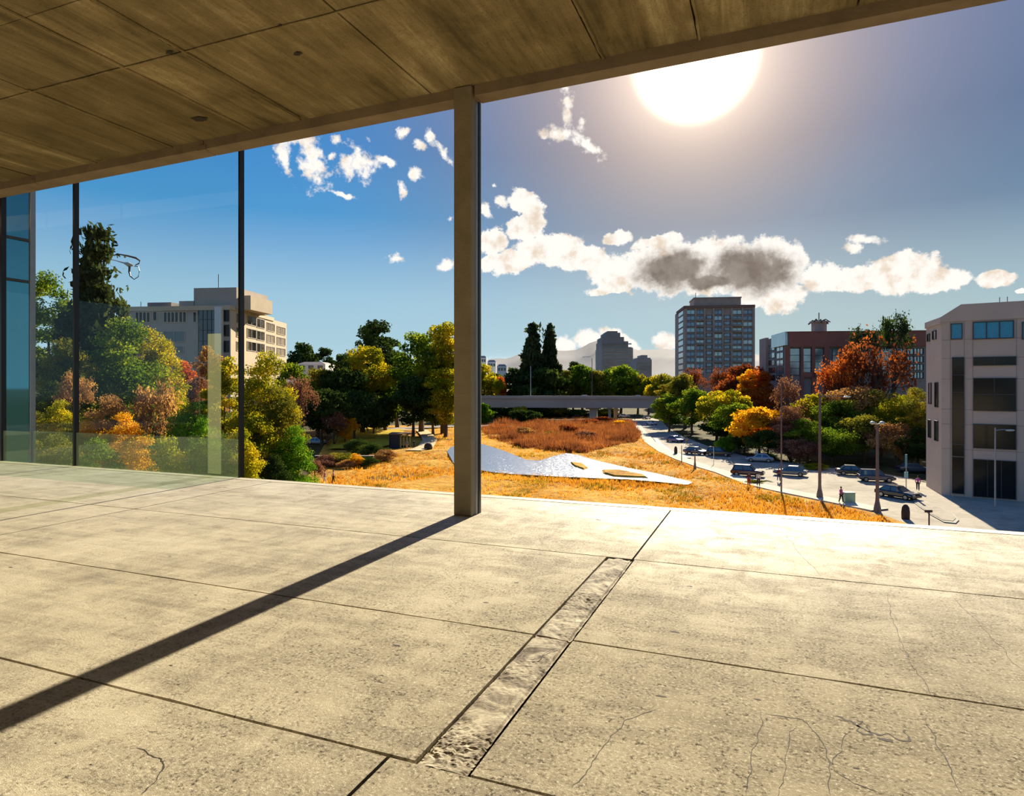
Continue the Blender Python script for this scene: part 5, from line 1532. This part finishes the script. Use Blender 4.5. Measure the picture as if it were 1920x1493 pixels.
# traffic island outline with a small post
M_KG = pmat('island_kerb', lin(120, 112, 100), .8)
rt = empty('traffic_island', G(1770, 962), 0, 'long kerbed traffic island on the pavement below the office block', 'traffic island')
pts = [(1706, 938), (1724, 953), (1745, 968), (1770, 982), (1792, 984), (1798, 978), (1790, 968), (1765, 955), (1735, 943), (1716, 937)]
m = MB(); Q = [G(*p) - rt.location for p in pts]
m.prism([(p.x, p.y) for p in Q], 0, .16); m.build('kerb_ring', M_KG, rt)
c = sum(Q, Vector()) / len(Q)
m = MB(); m.prism([(c.x + (p.x - c.x) * .88, c.y + (p.y - c.y) * .88) for p in Q], .16, .20); m.build('paving', M_ASPH, rt)
q = G(1742, 990); rt = empty('sign_post', q, YAW, 'short dark post with a small cross plate at the traffic island', 'sign')
m = MB(); m.tube([(0, 0, 0), (0, 0, 1.5)], .06, 6); m.build('pole', M_DARK, rt)
m = MB(); m.box(-.4, .3, -.03, .03, 1.4, 1.62); m.build('plate', M_DARK, rt)

# kiosk shelter beside the lawn
def kiosk():
    q = G(750, 842); rt = empty('shelter', q, YAW, 'dark open-sided shelter with arched bays on the golden field', 'shelter')
    M_K = pmat('dark_shelter_paint', lin(36, 32, 44), .7); M_KY = pmat('tan_shelter_posts', lin(206, 172, 110), .7)
    m = MB(); m.box(-2.2, -.1, 0, .25, 0, 2.95); m.box(-2.2, -2.0, 0, 3.2, 0, 2.9); m.build('wall', M_K, rt)
    m = MB(); m.prism([(-2.3, -.1), (-.1, -.1), (1.9, 1.8), (1.9, 3.4), (-2.3, 3.4)], 2.9, 3.15); m.build('roof', pmat('brown_roof', lin(104, 84, 72), .8), rt)
    for k in range(4):
        x = .1 + k * .55; y = .15 + k * .55
        m = MB(); m.tube([(x, y, 0), (x, y, 2.2), (x + .12, y + .12, 2.6), (x + .3, y + .3, 2.8)], [.08, .08, .09, .06], 6); m.build('post', M_KY, rt)
    m = MB(); m.box(-.0, 1.6, 1.6, 2.0, 0, .5); m.build('bench', M_K, rt)
kiosk()
q = G(660, 872); rt = empty('retaining_wall', q, YAW, 'low dark retaining wall below the lawn', 'wall')
tag(rt, kind='structure')
m = MB(); m.box(-6, 3.4, 0, .5, 0, 1.4); m.build('wall_body', M_DARK, rt)
m = MB(); m.box(-6.1, 3.5, -.1, .6, 1.4, 1.5); m.build('coping', M_GREYC, rt)

# ------------------------------------------------------------------ people
def cloth(nm, c): return pmat(nm, c, .9, var=.1, scale=6)
M_SKIN = pmat('skin', lin(176, 130, 104), .6)
M_HAIR = pmat('dark_hair', lin(36, 28, 24), .8)
def skinned(name, V, E, R, mt, parent, sub=1, root=0):
    me = bpy.data.meshes.new(name); me.from_pydata(V, E, []); me.update(); me.materials.append(mt)
    o = bpy.data.objects.new(name, me); COL.objects.link(o); o.parent = parent
    sk = o.modifiers.new('skin', 'SKIN'); sk.use_smooth_shade = True
    d = me.skin_vertices[0].data
    for i, r in enumerate(R):
        r = r if isinstance(r, tuple) else (r, r)
        d[i].radius = r
    d[root].use_root = True
    s = o.modifiers.new('subsurf', 'SUBSURF'); s.levels = sub; s.render_levels = sub
    return o
def person(loc, face, top, bottom, label, stride=.2, skirt=False, bag=None):
    rt = empty('person', loc, face, label, 'person')
    s = stride
    hipL, hipR = (.0, .10, .92), (.0, -.10, .92)
    kL, kR = (s * .55, .10, .50), (-s * .25, -.10, .50)
    aL, aR = (s * .8, .10, .07), (-s * .95, -.10, .10)
    V = [(0, 0, .95), (0, 0, 1.18), (0, 0, 1.40), (0, 0, 1.50), (.01, 0, 1.60), (.02, 0, 1.70),
         hipL, kL, aL, (aL[0] + .16, .11, .03), hipR, kR, aR, (aR[0] + .15, -.11, .04),
         (0, .18, 1.40), (-.04, .24, 1.14), (.10, .23, .92), (.15, .225, .84), (0, -.18, 1.40), (.03, -.24, 1.14), (.14, -.22, .95), (.20, -.215, .88)]
    E = [(0, 1), (1, 2), (2, 3), (3, 4), (4, 5), (0, 6), (6, 7), (7, 8), (8, 9), (0, 10), (10, 11), (11, 12), (12, 13), (2, 14), (14, 15), (15, 16), (16, 17), (2, 18), (18, 19), (19, 20), (20, 21)]
    R = [(.13, .10), (.13, .095), (.15, .10), .055, (.085, .075), (.07, .075), .085, .06, .042, .035, .085, .06, .042, .035, .06, .045, .034, .03, .06, .045, .034, .03]
    skinned('body', V, E, R, M_SKIN, rt)
    # shirt with sleeves
    V2 = [V[0], V[1], V[2], V[14], V[15], (.06, .235, .99), V[18], V[19], (.11, -.225, .99), (0, 0, 1.46)]
    skinned('shirt', V2, [(0, 1), (1, 2), (2, 3), (3, 4), (4, 5), (2, 6), (6, 7), (7, 8), (2, 9)], [(.155, .12), (.15, .115), (.17, .12), .075, .06, .048, .075, .06, .048, .07], top, rt)
    V3 = [(0, 0, 1.0), V[6], V[7], V[8], V[10], V[11], V[12]]
    skinned('trousers', V3, [(0, 1), (1, 2), (2, 3), (0, 4), (4, 5), (5, 6)], [(.15, .12), .105, .08, .065, .105, .08, .065], bottom, rt)
    m = MB(); m.ball((-.005, 0, 1.68), .098, 2, (1.0, .92, 1.05)); m.build('hair', M_HAIR, rt, smooth=True)
    for sx, a in ((.11, aL), (.11, aR)):
        pass
    if bag:
        m = MB(); m.box(-.25, -.1, -.16, .16, 1.05, 1.42); m.build('backpack', bag, rt, bevel=.03)
    return rt
C = {k: cloth(k + '_cloth', v) for k, v in {'red': lin(160, 44, 44), 'white': lin(226, 222, 216), 'black': lin(30, 28, 34), 'navy': lin(40, 46, 80), 'pink': lin(190, 82, 150),
                                             'rose': lin(196, 130, 130), 'tan': lin(180, 140, 96), 'grey': lin(110, 110, 118), 'maroon': lin(96, 34, 44)}.items()}
def gp(px, py, a, t, b, label, z=GZ + .22, **k):
    return person(G(px, py, z), YAW + math.radians(a), C[t], C[b], label, **k)
gp(609, 907, 200, 'rose', 'white', 'person in a rose top and white trousers at the floor edge left of the column', z=GZ + .1, stride=.25)
gp(625, 907, 190, 'rose', 'black', 'person in dark trousers right beside the one in white trousers', z=GZ + .1)
gp(1404, 912, -110, 'maroon', 'red', 'person in red walking beside a companion on the roadside path')
gp(1422, 912, -100, 'white', 'black', 'person in a white top walking right of the one in red')
gp(1460, 902, -90, 'maroon', 'navy', 'person in dark red standing behind the thin tall pole')
gp(1721, 920, -120, 'pink', 'black', 'person in a bright pink top by the corner of the office block')
gp(1577, 943, -60, 'pink', 'black', 'person beside the pale green utility cabinet')
gp(1288, 836, -90, 'tan', 'grey', 'person in tan between the lilac and the plum car')
gp(1418, 862, -90, 'white', 'navy', 'person in white at the tree edge above the maroon car')
gp(776, 842, -60, 'black', 'black', 'person in black standing at the open side of the shelter', z=GZ + .4)
gp(763, 843, -60, 'grey', 'tan', 'person in grey inside the open side of the shelter', z=GZ + .4)
gp(1158, 786, -90, 'navy', 'black', 'person in navy far off under the bridge')
gp(1190, 788, -90, 'black', 'grey', 'person in black far off on the road under the bridge')
